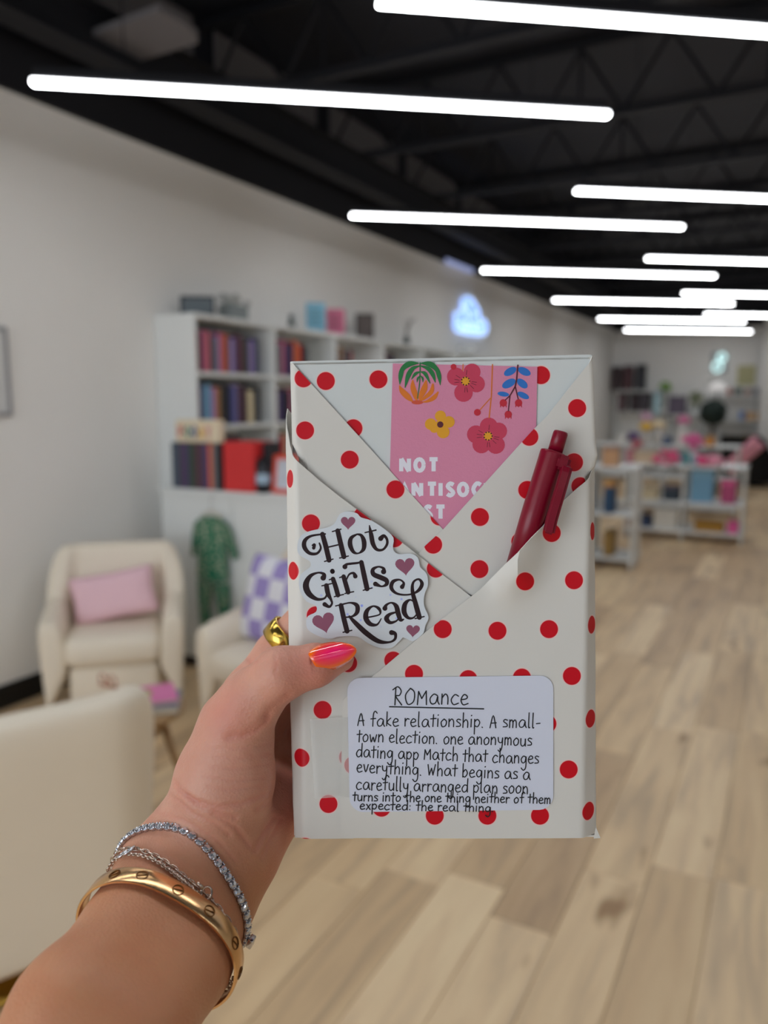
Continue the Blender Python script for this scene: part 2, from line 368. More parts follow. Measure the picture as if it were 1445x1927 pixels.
# romper on a hanger hooked over the cabinet front
t = thing('romper', 'green patterned long-sleeved romper hanging on the front of the low cabinet', 'clothing', (-2.735, 3.175, .88))
gm = mat('green_print', (30, 112, 84), .85)
nt = gm.node_tree; bb = nt.nodes['Principled BSDF']; tc = nt.nodes.new('ShaderNodeTexCoord'); vo = nt.nodes.new('ShaderNodeTexVoronoi'); vo.inputs['Scale'].default_value = 55
cr = nt.nodes.new('ShaderNodeValToRGB'); cr.color_ramp.elements[0].position = .3; cr.color_ramp.elements[0].color = lin((190, 190, 165)) + (1,); cr.color_ramp.elements[1].position = .44; cr.color_ramp.elements[1].color = lin((30, 112, 84)) + (1,)
nt.links.new(tc.outputs['Object'], vo.inputs['Vector']); nt.links.new(vo.outputs['Distance'], cr.inputs[0]); nt.links.new(cr.outputs[0], bb.inputs['Base Color'])
def cloth(pts, th=.018):
    bm = B(); f1 = bm.faces.new([bm.verts.new((x * 1.18, 0, z)) for x, z in pts]); r = bmesh.ops.extrude_face_region(bm, geom=[f1])
    bmesh.ops.translate(bm, vec=(0, -th, 0), verts=[v for v in r['geom'] if isinstance(v, bmesh.types.BMVert)])
    bmesh.ops.recalc_face_normals(bm, faces=bm.faces); bmesh.ops.bevel(bm, geom=bm.edges[:], offset=.006, segments=2, affect='EDGES'); return bm
obj('bodice', cloth([(-.075, -.01), (-.03, .012), (.03, .012), (.08, -.01), (.09, -.1), (.085, -.23), (.095, -.33), (0, -.36), (-.095, -.33), (-.083, -.2), (-.085, -.1)]), gm, t)
obj('sleeve', cloth([(-.077, -.012), (-.105, -.04), (-.118, -.13), (-.128, -.21), (-.098, -.22), (-.087, -.12)], .016), gm, t)
obj('sleeve', cloth([(.082, -.012), (.112, -.05), (.135, -.14), (.15, -.2), (.118, -.22), (.092, -.12)], .016), gm, t)
obj('trouser_leg', cloth([(-.094, -.34), (-.004, -.363), (-.022, -.5), (-.03, -.62), (-.085, -.62), (-.09, -.5)]), gm, t)
obj('trouser_leg', cloth([(.094, -.34), (.004, -.363), (.025, -.5), (.038, -.6), (.09, -.6), (.095, -.48)]), gm, t)
obj('button_placket', box(B(), (-.006, -.021, -.33), (.012, -.0185, -.01)), mat('deep_green', (20, 120, 85), .7), t)
hg = thing('hanger', 'pale clothes hanger hooked on the cabinet front, holding the green romper', 'hanger', (-2.735, 3.166, .885))
obj('arms', tube(B(), [(-.07, 0, 0), (-.03, 0, .022), (0, 0, .034), (.03, 0, .022), (.07, 0, 0)], .005, 8), mat('pale_wood', (222, 210, 190), .5), hg, smooth=True)
obj('hook', tube(B(), [(0, 0, .034), (0, 0, .1), (.006, .004, .118), (0, .014, .127), (-.004, .02, .118)], .0018, 6), mat('steel', (190, 190, 195), .3, 1), hg)
# ---------------------------------------------------------------- things on top of the bookcases
ZT = 2.001
def standing(name, label, cat, px, w_, h, th, m, parts=None, y=None, tilt=-6, rz=0):
    p = atx(px, 600, BX1 - .12); t = thing(name, label, cat, (BX1 - .12, p.y, ZT)); t.rotation_euler = (R(tilt), 0, rz)
    return t
def frame_sign(label, px, w_, h, mf, mp, name='photo_frame', cat='picture', rz=R(35)):
    t = standing(name, label, cat, px, 0, 0, 0, None, tilt=0, rz=rz)
    f = B(); b_ = .014
    for lo, hi in (((-w_/2, -.008, 0), (w_/2, .008, b_)), ((-w_/2, -.008, h - b_), (w_/2, .008, h)), ((-w_/2, -.008, b_), (-w_/2 + b_, .008, h - b_)), ((w_/2 - b_, -.008, b_), (w_/2, .008, h - b_))): box(f, lo, hi, .002, 1)
    obj('frame', f, mf, t); obj('picture', box(B(), (-w_/2 + b_, -.003, b_), (w_/2 - b_, .006, h - b_)), mp, t); return t
mb_ = mat('black_frame', (32, 36, 42), .5)
frame_sign('wide black sign on the top left corner of the first bookcase', 372, .2, .115, mb_, mat('sign_slate', (92, 102, 108), .6, var=.5, vscale=40), 'letter_sign', 'sign')
t = standing('plant_pot', 'grey planter with pale flowers on the first bookcase, beside the black sign', 'plant', 440, 0, 0, 0, None, tilt=0)
obj('pot', box(B(), (-.05, -.09, 0), (.05, .09, .1), .01, 2), mat('grey_green_pot', (140, 148, 148), .7), t)
fo = B()
for k in range(16): blob(fo, (rb.uniform(-.05, .05), rb.uniform(-.09, .09), rb.uniform(.11, .16)), (.022, .022, .018), 8, 5)
obj('flowers', fo, mat('pale_flower', (190, 192, 188), .8), t, kind='stuff')
t = standing('figurine', 'small dark grey figurine near the second bookcase corner', 'ornament', 548, 0, 0, 0, None, tilt=0)
obj('body', lathe(B(), [(.02, 0), (.03, .005), (.025, .04), (.012, .06), (.018, .075), (.01, .1)], 14), mat('dark_grey_stone', (70, 80, 80), .7), t, smooth=True)
for lb, px, c, h in (('light blue paperback displayed face out on top of the bookcases', 594, (126, 184, 208), .215), ('pink paperback displayed face out beside the light blue one', 631, (208, 110, 142), .2)):
    t = standing('book', lb, 'book', px, 0, 0, 0, None, tilt=0, rz=R(40))
    obj('cover', box(B(), (-.07, -.012, 0), (.07, -.008, h), .001, 1), mat('cov' + str(px), c, .5), t)
    obj('page_block', box(B(), (-.066, -.0078, .003), (.068, .009, h - .003)), mat('paper_pages', (225, 218, 200), .9), t)
    obj('cover', box(B(), (-.07, .0092, 0), (.07, .012, h), .001, 1), mat('cov' + str(px), c, .5), t)
    pt = B()
    for k in range(4): box(pt, (-.045, -.0135, h * (.25 + k * .15)), (.045 - .015 * (k % 2), -.0122, h * (.25 + k * .15) + .014))
    obj('cover_print', pt, mat('print' + str(px), tuple(int(v * .72) for v in c), .5), t)
frame_sign('dark framed photograph on top of the third bookcase', 686, .15, .21, mat('dark_brown', (52, 44, 44), .5), mat('dark_photo', (88, 78, 74), .5, var=.6, vscale=22))
t = standing('vase', 'grey vase with thin twigs on the fourth bookcase', 'vase', 765, 0, 0, 0, None, tilt=0)
obj('vase_body', lathe(B(), [(.02, 0), (.035, .02), (.03, .06), (.014, .09), (.016, .1)], 16), mat('dark_grey_stone', (70, 80, 80)), t, smooth=True)
tw = B()
for k in range(7): tube(tw, [(0, 0, .09), (rb.uniform(-.03, .03), rb.uniform(-.03, .03), .16), (rb.uniform(-.07, .07), rb.uniform(-.07, .07), .24)], .0025, 5)
obj('twigs', tw, mat('twig', (96, 88, 84), .8), t)
t = standing('bowl', 'white bowl on top of the far bookcases below the neon sign', 'bowl', 880, 0, 0, 0, None, tilt=0)
obj('bowl_body', lathe(B(), [(.05, 0), (.09, .03), (.11, .08), (.104, .08), (.08, .035), (.04, .012)], 20), m_white, t, smooth=True)
# ---------------------------------------------------------------- neon sign on the left wall
t = thing('neon_sign', 'glowing blue-white neon sign of script on a contour board, on the left wall', 'sign', (WX + .012, 8.35, 2.2))
SG = [(855, 590), (857, 600), (854, 614), (860, 624), (880, 629), (905, 632), (915, 629), (918, 616), (914, 603), (903, 600), (902, 584), (896, 574), (888, 561), (879, 557), (870, 563), (869, 586), (862, 588)]
PT = [atx(x, y, WX + .03) for x, y in SG]
bm = B(); f1 = bm.faces.new([bm.verts.new((0, p.y - 8.35, p.z - 2.2)) for p in PT]); r_ = bmesh.ops.extrude_face_region(bm, geom=[f1])
bmesh.ops.translate(bm, vec=(.008, 0, 0), verts=[v for v in r_['geom'] if isinstance(v, bmesh.types.BMVert)]); bmesh.ops.recalc_face_normals(bm, faces=bm.faces)
obj('backing_board', bm, mat('neon_board', (120, 160, 240), .4, emit=.6), t)
ctr = sum(PT, Vector()) / len(PT)
nl = B(); tube(nl, [(.018, (p.y - ctr.y) * .97 + ctr.y - 8.35, (p.z - ctr.z) * .97 + ctr.z - 2.2) for p in PT], .012, 8, closed=True)
mn = mat('neon_tube', (190, 220, 255), .3, emit=1.15)
obj('outline_tube', nl, mn, t, smooth=True)
for (x0, x1, y0, n) in ((873, 886, 575, 2), (873, 897, 590, 3), (862, 908, 606, 6), (866, 911, 618, 6)):
    l = B(); pts = []
    for k in range(n * 8 + 1):
        x = x0 + (x1 - x0) * k / (n * 8); y = y0 + 4.5 * math.sin(k * math.pi / 4) + (x - x0) * .09
        p = atx(x, y, WX + .035); pts.append((.018, p.y - 8.35, p.z - 2.2))
    tube(l, pts, .008, 6); obj('script_tube', l, mn, t, smooth=True)
t = thing('projector_spot', 'small cool-white strip lamp high on the left wall near the ceiling', 'lamp', (WX + .035, 7.6, 2.97))
obj('lens', box(B(), (0, 0, -.05), (.03, .75, 0), .008, 1), mat('cool_strip', (140, 150, 190), .4, emit=.7), t)
obj('housing', box(B(), (0, 0, .0005), (.03, .75, .03)), m_black, t)
# frame at the far left
t = thing('picture_frame', 'thin grey-framed picture on the left wall, cut by the left image edge', 'picture', (WX + .001, 2.18, 1.43))
f = B(); W_, H_ = .285, .42
for lo, hi in (((0, -W_, 0), (.02, W_, .018)), ((0, -W_, H_ - .018), (.02, W_, H_)), ((0, -W_, .018), (.02, -W_ + .018, H_ - .018)), ((0, W_ - .018, .018), (.02, W_, H_ - .018))): box(f, lo, hi, .002, 1)
obj('frame', f, mat('frame_grey', (150, 150, 152), .4), t); obj('picture', box(B(), (0, -W_ + .018, .018), (.008, W_ - .018, H_ - .018)), mat('soft_print', (214, 214, 212), .6), t)
# ================================================================ armchairs
m_cream = mat('cream_leatherette', (236, 225, 206), .55, bump=.12, bscale=160, var=.03, vscale=6)
m_gold = mat('brass', (176, 138, 60), .35, 1)
def shell(bm, W, D, ah, bh, th=.11, z0=.07, flare=.07, rc=.13, rake=.1, taper=.06):
    path = []; hw = W / 2; hd = D / 2
    n1, n2, n3 = 9, 8, 10
    for k in range(n1): path.append((-hw, -hd + (D - rc) * k / n1))
    for k in range(n2): a = math.pi - (math.pi / 2) * k / n2; path.append((-hw + rc + rc * math.cos(a), hd - rc + rc * math.sin(a)))
    for k in range(n3 + 1): path.append((-hw + rc + (W - 2 * rc) * k / n3, hd))
    path += [(-x, y) for x, y in path[:n1 + n2][::-1]]
    N = len(path); rings = []
    for i, (x, y) in enumerate(path):
        a = Vector(path[max(i - 1, 0)]); b = Vector(path[min(i + 1, N - 1)]); tdir = (b - a).normalized(); nrm = Vector((-tdir.y, tdir.x))   # outward
        if nrm.dot(Vector((x, y))) < 0: nrm = -nrm
        s = min(1, max(0, (y - (hd - rc * 1.35)) / (rc * 1.1))); s = s * s * (3 - 2 * s)
        h = ah + (bh - ah) * s; 
        if s < .01: h = ah - .05 * max(0, (-y - hd * .2)) / hd
        sc_ = 1.0
        prof = []
        Z = [z0, z0 + .02, (z0 + h) / 2, h - .05, h - .015, h, h - .015, h - .05, (z0 + h) / 2, z0 + .22, z0 + .2]
        O = [0, .0, .5, .93, .98, 1, 1, 1, .5, .1, .1]
        I = [0, 0, 0, 0, .18, .5, .82, 1, 1, 1, 1]
        for z, fo, ii in zip(Z, O, I):
            off = flare * (z - z0) / (.7) - th * ii
            bk = rake * s * max(0, (z - .35)) / .5
            q = Vector((x, y)) + nrm * off
            prof.append(bm.verts.new((q.x * (1 - taper * s * max(0, (z - ah + .08) / (bh - ah + .08))), q.y + bk, z)))
        rings.append(prof)
    for A, C in zip(rings, rings[1:]):
        n = len(A)
        for k in range(n): bm.faces.new((A[k], A[(k + 1) % n], C[(k + 1) % n], C[k]))
    for rg, sgn in ((rings[0], 1), (rings[-1], -1)):
        c = sum((v.co for v in rg), Vector()) / len(rg)
        mid = [bm.verts.new(v.co + Vector((0, -.022, 0)) + (c - v.co) * .12) for v in rg]; n = len(rg)
        for k in range(n):
            q = (rg[k], mid[k], mid[(k + 1) % n], rg[(k + 1) % n]); bm.faces.new(q if sgn > 0 else q[::-1])
        bm.faces.new(mid)
    bmesh.ops.recalc_face_normals(bm, faces=bm.faces)
    return bm
def subsurf(o, lv=2):
    m = o.modifiers.new('subsurf', 'SUBSURF'); m.levels = lv; m.render_levels = lv
def armchair(label, loc, rz, W=.62, D=.6, ah=.56, bh=.84, gold=False, group='cream armchairs', flare=.07, rake=.1):
    t = thing('armchair', label, 'armchair', loc, rz, group)
    o = obj('shell', shell(B(), W, D, ah, bh, flare=flare, rake=rake), m_cream, t, smooth=True); subsurf(o)
    bs = B(); box(bs, (-W / 2 + .1, -D / 2 - .005, .09), (W / 2 - .1, D / 2 - .09, .29), .035, 3); obj('seat_base', bs, m_cream, t, smooth=True)
    q = B(); box(q, (-W / 2 + .085, -D / 2 - .045, .292), (W / 2 - .085, D / 2 - .1, .43), .05, 4)
    for v in q.verts:
        if v.co.z > .36: v.co.z += .025 * math.cos(v.co.x / W * 3) * math.cos(v.co.y / D * 2.6)
    obj('seat_cushion', q, m_cream, t, smooth=True)
    obj('swivel_base', lathe(B(), [(W * .4, 0), (W * .4, .012), (W * .36, .02), (.05, .03), (.05, .085)], 28), m_gold if gold else m_base, t, smooth=True)
    return t
A1 = armchair('cream armchair with the pink lumbar cushion, against the left wall', (-2.86, 2.60, 0), R(42), W=.6, D=.42, bh=.8, ah=.56, flare=.045, rake=.02)
A2 = armchair('cream armchair with the checkered lilac cushion, in front of the low cabinet', (-1.95, 2.72, 0), R(-12), W=.53, D=.5)
A3 = armchair('near cream armchair seen from behind, at the lower left', (-1.815, 1.262, 0), R(244), W=.62, D=.5, ah=.6, bh=.78, gold=True, flare=.05, rake=.05)
def cushion(name, label, w_, h, d, loc, rot, m):
    bm = B(); n = 20
    bmesh.ops.create_grid(bm, x_segments=n, y_segments=n, size=1)
    top = [v for v in bm.verts]
    r = bmesh.ops.duplicate(bm, geom=bm.faces[:] + bm.edges[:] + bm.verts[:])
    bot = [v for v in r['geom'] if isinstance(v, bmesh.types.BMVert)]
    for vs, s in ((top, 1), (bot, -1)):
        for v in vs:
            u, q = v.co.x, v.co.y; e = max(0, (1 - u ** 4)) * max(0, (1 - q ** 4)); e = e ** .5
            k = 1 - .07 * (1 - abs(u * q)) * max(abs(u), abs(q)) ** 3
            v.co = Vector((u * w_ / 2 * k, s * d / 2 * e, q * h / 2 * k))
    bmesh.ops.remove_doubles(bm, verts=bm.verts, dist=.0005); bmesh.ops.recalc_face_normals(bm, faces=bm.faces)
    o = obj(name, bm, m, smooth=True); o.location = loc; o.rotation_euler = rot
    return tag(o, label, 'cushion')
cushion('lumbar_cushion', 'pale pink rectangular lumbar cushion tilted on the armchair by the wall', .4, .235, .13, (-2.88, 2.61, .565), (R(-16), R(-9), R(40)), mat('pink_linen', (238, 198, 208), .85, bump=.25, bscale=300))
ck = bpy.data.materials.new('checker_knit'); ck.use_nodes = True; nt = ck.node_tree; tc = nt.nodes.new('ShaderNodeTexCoord'); mp = nt.nodes.new('ShaderNodeMapping'); mp.inputs['Location'].default_value = (.5, .5, .5)
ch = nt.nodes.new('ShaderNodeTexChecker'); ch.inputs['Scale'].default_value = 10.5; ch.inputs['Color1'].default_value = lin((160, 145, 205)) + (1,); ch.inputs['Color2'].default_value = lin((232, 232, 240)) + (1,)
sep = nt.nodes.new('ShaderNodeSeparateXYZ'); cb = nt.nodes.new('ShaderNodeCombineXYZ'); cb.inputs[2].default_value = .01
nt.links.new(tc.outputs['Object'], sep.inputs[0]); nt.links.new(sep.outputs[0], cb.inputs[0]); nt.links.new(sep.outputs[2], cb.inputs[1])
nt.links.new(cb.outputs[0], ch.inputs['Vector']); nt.links.new(ch.outputs[0], nt.nodes['Principled BSDF'].inputs['Base Color']); nt.nodes['Principled BSDF'].inputs['Roughness'].default_value = .9
cushion('throw_cushion', 'lilac and white checkered square cushion on the armchair behind the hand', .4, .4, .14, (-1.98, 2.72, .62), (R(-16), 0, R(-12)), ck)
# ---------------------------------------------------------------- side table and things on it
TB = (-1.98, 1.86); TH = .44
t = thing('side_table', 'small round wooden side table with splayed legs between the armchairs', 'table', (TB[0], TB[1], 0))
mo = mat('light_oak', (168, 134, 92), .5, var=.15, vscale=30)
obj('tabletop', lathe(B(), [(.16, 0), (.17, .006), (.17, .02), (.16, .026)], 36, (0, 0, TH - .026)), mo, t, smooth=False)
obj('apron', lathe(B(), [(.08, 0), (.11, .08)], 24, (0, 0, TH - .108)), mo, t)
for k in range(3):
    a = k * 2.094 + .55
    obj('leg', tube(B(), [(.09 * math.cos(a), .09 * math.sin(a), TH - .04), (.2 * math.cos(a), .2 * math.sin(a), .008)], [.016, .01], 10), mo, t, smooth=True)
def flat_stack(name, label, cat, w_, h, th, loc, rz, cols):
    t = thing(name, label, cat, loc, rz)
    obj('page_block', box(B(), (-w_/2, -h/2, .0015), (w_/2 - .002, h/2 - .002, th - .0015)), mat('paper_pages', (225, 218, 200)), t)
    obj('cover', box(B(), (-w_/2 - .001, -h/2 - .001, 0), (w_/2, h/2, .0014)), cols, t); obj('cover', box(B(), (-w_/2 - .001, -h/2 - .001, th - .0014), (w_/2, h/2, th)), cols, t)
    return t
flat_stack('hardback', 'grey-blue hardback lying under the pink magazine on the side table', 'book', .17, .24, .022, (TB[0] + .03, TB[1] + .02, TH + .0005), R(-52), mat('grey_blue_cover', (120, 130, 145), .35))
t = flat_stack('magazine', 'pink covered magazine with a yellow-green panel on the side table', 'magazine', .17, .2, .012, (TB[0] + .02, TB[1] + .04, TH + .0235), R(-40), mat('pink_cover', (226, 120, 178), .35))
obj('cover_print', lathe(B(), [(.05, 0), (.05, .0006)], 24, (-.01, -.03, .0121)), mat('lime_print', (176, 172, 84), .5), t)
t = thing('trinket', 'small rose-gold twisted trinket on the side table, above the near chair back', 'ornament', (atz(203, 1292, TH).x, atz(203, 1292, TH).y, TH + .001))
mr = mat('rose_gold', (214, 170, 150), .25, 1)
for s in (-1, 1): obj('ring_loop', tube(B(), [(s * .024 + .019 * math.cos(a), 0, .025 + .02 * math.sin(a)) for a in [k * math.pi / 8 for k in range(16)]], .004, 8, closed=True), mr, t, smooth=True)
obj('foot', box(B(), (-.045, -.012, 0), (.045, .012, .005), .002, 1), mr, t)

# ================================================================ far display: shelves and goods
DY = 8.75
def P(px, py, Y): return aty(px, py, Y)
def shelfunit(name, label, x0, x1, y0, y1, levels, mid=True):
    t = thing(name, label, 'shelf', (x0, y0, 0)); W_ = x1 - x0; D_ = y1 - y0; H_ = levels[-1]
    m = m_white
    for x in ([0, W_ / 2 - .01, W_ - .02] if mid else [0, W_ - .02]): obj('upright', box(B(), (x, .012, 0), (x + .02, D_ - .012, H_ - .026), .002, 1), m, t)
    for z in levels: obj('shelf', box(B(), (-.01, 0, z - .025), (W_ + .01, D_, z), .002, 1), m, t)
    return t
du = shelfunit('display_shelf', 'low white open display shelf with gift boxes in the far middle of the shop', -1.62, -.42, 8.75, 9.3, (.12, .43, .82))
ds = shelfunit('display_shelf', 'narrow white merchandise shelf just right of the wrapped book, nearer the camera', -1.62, -1.22, 7.0, 7.45, (.1, .5, .92), mid=False)
def gbox(label, c, px0, px1, py0, py1, Y, base, depth=.2, cat='box', name='gift_box', ribbon=None, rough=.6):
    a = P(px0, py1, Y); b = P(px1, py1, Y); top = P((px0 + px1) / 2, py0, Y).z; h = min(max(.04, top - base), .36 if base in (1.3, .43, .5) else .26 if base in (.12, .1) else 9); w_ = (b.x - a.x) * .93
    t = thing(name, label, cat, ((a.x + b.x) / 2, Y + depth / 2, base + .0005))
    m = mat('pk_' + '_'.join(map(str, c)), c, rough)
    obj('body', box(B(), (-w_ / 2, -depth / 2, 0), (w_ / 2, depth / 2, h * .8), .004, 1), m, t)
    obj('lid', box(B(), (-w_ / 2 - .003, -depth / 2 - .003, h * .8 + .0005), (w_ / 2 + .003, depth / 2 + .003, h), .004, 1), mat('pk_' + '_'.join(map(str, ribbon or tuple(int(v * .92) for v in c))), ribbon or tuple(int(v * .92) for v in c), rough), t)
    return t
S1, S2, S3 = .12, .43, .82
gbox('gold low box on the bottom shelf of the display, right half', (168, 122, 36), 1303, 1362, 982, 1006, 8.78, S1)
gbox('hot pink cube box at the right end of the display bottom shelf', (222, 88, 152), 1366, 1388, 982, 1010, 8.78, S1)
gbox('white fluffy-lidded basket on the bottom shelf of the display', (214, 210, 200), 1228, 1274, 958, 992, 8.8, S1, ribbon=(228, 226, 218))
gbox('navy blue box beside the white basket on the bottom shelf', (48, 66, 98), 1196, 1224, 970, 990, 8.8, S1)
gbox('flat brown tray box at the front left of the bottom shelf', (150, 112, 90), 1172, 1194, 980, 996, 8.78, S1)
gbox('cream wide box on the middle shelf of the display, left end', (206, 190, 156), 1188, 1238, 918, 945, 8.8, S2)
gbox('small dark slate sign box on the middle shelf', (44, 58, 70), 1246, 1278, 915, 938, 8.8, S2, ribbon=(90, 80, 92))
gbox('light blue gift bag on the middle shelf of the display', (112, 160, 190), 1296, 1342, 885, 930, 8.8, S2, name='gift_bag', cat='bag', ribbon=(132, 178, 204))
gbox('magenta bag at the right end of the middle shelf', (176, 70, 116), 1354, 1384, 905, 938, 8.8, S2, name='gift_bag', cat='bag', ribbon=(226, 96, 150))
gbox('tan box standing on the display top, left end', (208, 184, 154), 1190, 1236, 850, 876, 8.85, S3)
gbox('blush pink box on the far left of the display top', (196, 130, 138), 1176, 1190, 845, 876, 8.82, S3)
gbox('teal box on the display top behind the pink flowers', (86, 148, 150), 1276, 1298, 852, 872, 9.0, S3)
gbox('pale blue box on the display top between the two bouquets', (136, 172, 188), 1302, 1318, 858, 876, 8.85, S3)
gbox('blue and orange patterned book bundle on the narrow shelf', (34, 72, 108), 1134, 1152, 905, 960, 7.02, .5, ribbon=(200, 150, 90), name='book_bundle', cat='books')
gbox('peach framed card on top of the narrow shelf', (206, 160, 120), 1132, 1160, 840, 868, 7.05, .92, ribbon=(160, 130, 110), name='card_box')
gbox('yellow and brown box at the bottom of the narrow shelf', (150, 118, 60), 1134, 1152, 1000, 1040, 7.05, .1)
def bouquet(label, c, px, py, Y, base, r=.11, vase=True, vc=(225, 225, 220)):
    p = P(px, py, Y); t = thing('flower_vase' if vase else 'plant', label, 'flowers', (p.x, Y + .1, base + .0005)); h = p.z - base
    obj('vase', lathe(B(), [(.04, 0), (.055, .03), (.05, max(.05, h - r * .8)), (.035, max(.06, h - r * .6))], 16), mat('vs_' + '_'.join(map(str, vc)), vc, .3), t, smooth=True)
    rr = random.Random(int(px)); fl_ = B()
    for k in range(26):
        v = Vector((rr.gauss(0, 1), rr.gauss(0, 1), rr.gauss(0, .8))).normalized() * rr.uniform(.5, 1) * r
        blob(fl_, (v.x, v.y, h + v.z * .75), (.034, .034, .026), 7, 5)
    obj('blooms', fl_, mat('fl_' + '_'.join(map(str, c)), c, .8), t, kind='stuff')
    st = B()
    for k in range(7): a = k * .9; tube(st, [(0, 0, .03), (.02 * math.cos(a), .02 * math.sin(a), h * .7), (r * .6 * math.cos(a), r * .6 * math.sin(a), h)], .003, 5)
    obj('stems', st, mat('stem_green', (70, 110, 60), .8), t)
    return t
bouquet('round bouquet of hot pink flowers in a white vase, left of the display top', (232, 98, 142), 1252, 860, 8.76, S3, .13)
bouquet('hot pink flowers at the front right of the display top', (228, 92, 140), 1318, 868, 8.76, S3, .08)
bouquet('pale pink flowers at the right end of the display top', (226, 150, 170), 1345, 870, 8.76, S3, .09)
bouquet('tall pink bouquet behind the display, above the blue box', (222, 104, 158), 1302, 832, 9.0, S3, .12)
# counter and goods behind: a table row at Y about 11
gt = shelfunit('gift_table', 'long pale gift shelf in the background behind the display', -2.5, -.62, 10.9, 11.4, (.1, .5, .92))
gsp = [((225, 180, 60), 1214, 803, 'yellow'), ((86, 60, 120), 1190, 822, 'dark purple'), ((210, 120, 160), 1284, 790, 'rosy'), ((200, 160, 180), 1215, 785, 'dusty pink'), ((196, 84, 100), 1197, 836, 'crimson'), ((232, 214, 180), 1238, 800, 'cream')]
for gi, (c, px, py, nm) in enumerate(gsp):
    bouquet(f'{nm} flowers in a vase on the long pale gift shelf', c, px, py, 10.86 if gi in (0, 4, 5) else 11.18, .92, .075, vc=(200, 196, 190))
gbox('orange box on the long gift shelf', (206, 140, 62), 1325, 1343, 822, 842, 10.95, .92)
gbox('blue-grey box on the long gift shelf', (84, 100, 128), 1240, 1262, 822, 836, 10.95, .92)
gbox('small white box on the long gift shelf, left end', (222, 220, 214), 1160, 1176, 818, 842, 10.95, .92)
gbox('white sweatshirt stack at the middle of the long gift shelf', (226, 218, 214), 1272, 1292, 810, 842, 10.92, .92, name='folded_clothes', cat='clothes')
gbox('grey cloth bundle on the lower level of the long gift shelf', (120, 122, 110), 1300, 1350, 868, 890, 10.95, .5, name='cloth_bundle', cat='clothes')
# dark wall shelving at the back left with goods
bs_ = shelfunit('back_bookcase', 'tall shelf at the back wall corner holding dark goods', -3.2, -2.35, 15.90, 16.25, (.3, .8, 1.3, 1.72), mid=False)
for k, (px, py0, py1, c, nm, z) in enumerate([(1150, 690, 706, (62, 48, 52), 'dark brown', 1.72), (1172, 688, 706, (82, 50, 56), 'dark maroon', 1.72), (1196, 686, 706, (44, 44, 52), 'charcoal', 1.72), (1160, 716, 734, (96, 74, 78), 'dusky rose', 1.3), (1186, 718, 738, (54, 40, 46), 'plum black', 1.3), (1204, 712, 736, (70, 66, 74), 'slate grey', 1.3)]):
    gbox(f'{nm} book box on the back corner shelf', c, px, px + 18, py0, py1, 15.94, z, depth=.2)
br = shelfunit('back_shelf', 'low white shelf against the back wall at the right, under the yellow picture', -1.55, -.68, 15.80, 16.25, (.3, .75, 1.15, 1.62), mid=False)
for k, (px, w_, h, c, nm, z) in enumerate([(1366, 10, 12, (170, 96, 84), 'rust red', 1.62), (1380, 16, 13, (84, 96, 88), 'grey-green', 1.62), (1400, 12, 10, (150, 110, 90), 'brown', 1.62), (1415, 12, 12, (96, 100, 112), 'blue-grey', 1.62), (1392, 12, 18, (110, 140, 190), 'sky blue', 1.15), (1404, 24, 16, (190, 150, 96), 'straw', 1.15), (1372, 16, 14, (206, 198, 180), 'ivory', .75), (1396, 26, 14, (176, 150, 104), 'wicker', .75)]):
    p1 = z; a = P(px, 755, 15.85); sc_ = (P(px + 10, 755, 15.85).x - a.x) / 10
    t = thing('basket' if k > 5 else 'gift_box', f'{nm} {"basket" if k > 5 else "box"} on the low white shelf at the back wall', 'basket' if k > 5 else 'box', (a.x + w_ * sc_ / 2, 15.92, z + .0005))
    bm = B(); box(bm, (-w_ * sc_ / 2, -.1, 0), (w_ * sc_ / 2, .1, h * sc_), .01, 1); obj('body', bm, mat('bk_' + nm.replace(' ', '_').replace('-', '_'), c, .7), t)
    obj('lid', box(B(), (-w_ * sc_ / 2 + .004, -.096, h * sc_ + .0005), (w_ * sc_ / 2 - .004, .096, h * sc_ + .014), .003, 1), mat('bk_' + nm.replace(' ', '_').replace('-', '_'), c, .7), t)
# middle back goods
mb2 = shelfunit('back_shelf', 'white shelf against the back wall left of the dark round plant', -2.15, -1.6, 15.80, 16.25, (.3, .8, 1.25), mid=False)
for px, py, c, nm, r in ((1250, 728, (120, 170, 40), 'bright green', .1), (1308, 750, (130, 140, 90), 'olive', .14)):
    p = aty(px, py, 15.90); t = thing('potted_plant', f'{nm} potted plant in front of the back wall', 'plant', (p.x, 16.00, 1.2505 if px == 1250 else 1.2505))
    h = p.z - 1.25
    obj('pot', lathe(B(), [(.06, 0), (.08, .1), (.07, .1)], 14), m_white, t, smooth=True)
    lv = B(); rr = random.Random(px)
    obj('stem', tube(B(), [(0, 0, .09), (0, 0, h)], .01, 6), mat('stem_green', (70, 110, 60)), t)
    for k in range(30):
        v = Vector((rr.gauss(0, 1), rr.gauss(0, 1), rr.gauss(0, 1))).normalized() * r * rr.uniform(.5, 1); blob(lv, (v.x, v.y * .8, h + v.z), (.05, .03, .02), 6, 4, Matrix.Rotation(rr.random() * 6, 4, 'Z'))
    obj('leaves', lv, mat('lv_' + nm.replace(' ', '_'), c, .7), t, kind='stuff')
for k, (px0, px1, py0, py1, c, nm) in enumerate([(1229, 1242, 738, 756, (170, 205, 215), 'pale aqua'), (1256, 1290, 745, 765, (96, 86, 104), 'dusky violet'), (1200, 1222, 758, 776, (190, 160, 190), 'mauve')]):
    gbox(f'{nm} box on the middle back shelf', c, px0, px1, py0, py1, 15.85, 1.25, depth=.2) if k < 2 else None
p = aty(1342, 776, 13.0)
t = thing('topiary', 'dark green ball topiary in front of the back wall, right of centre', 'plant', (p.x, 13.0, 0))
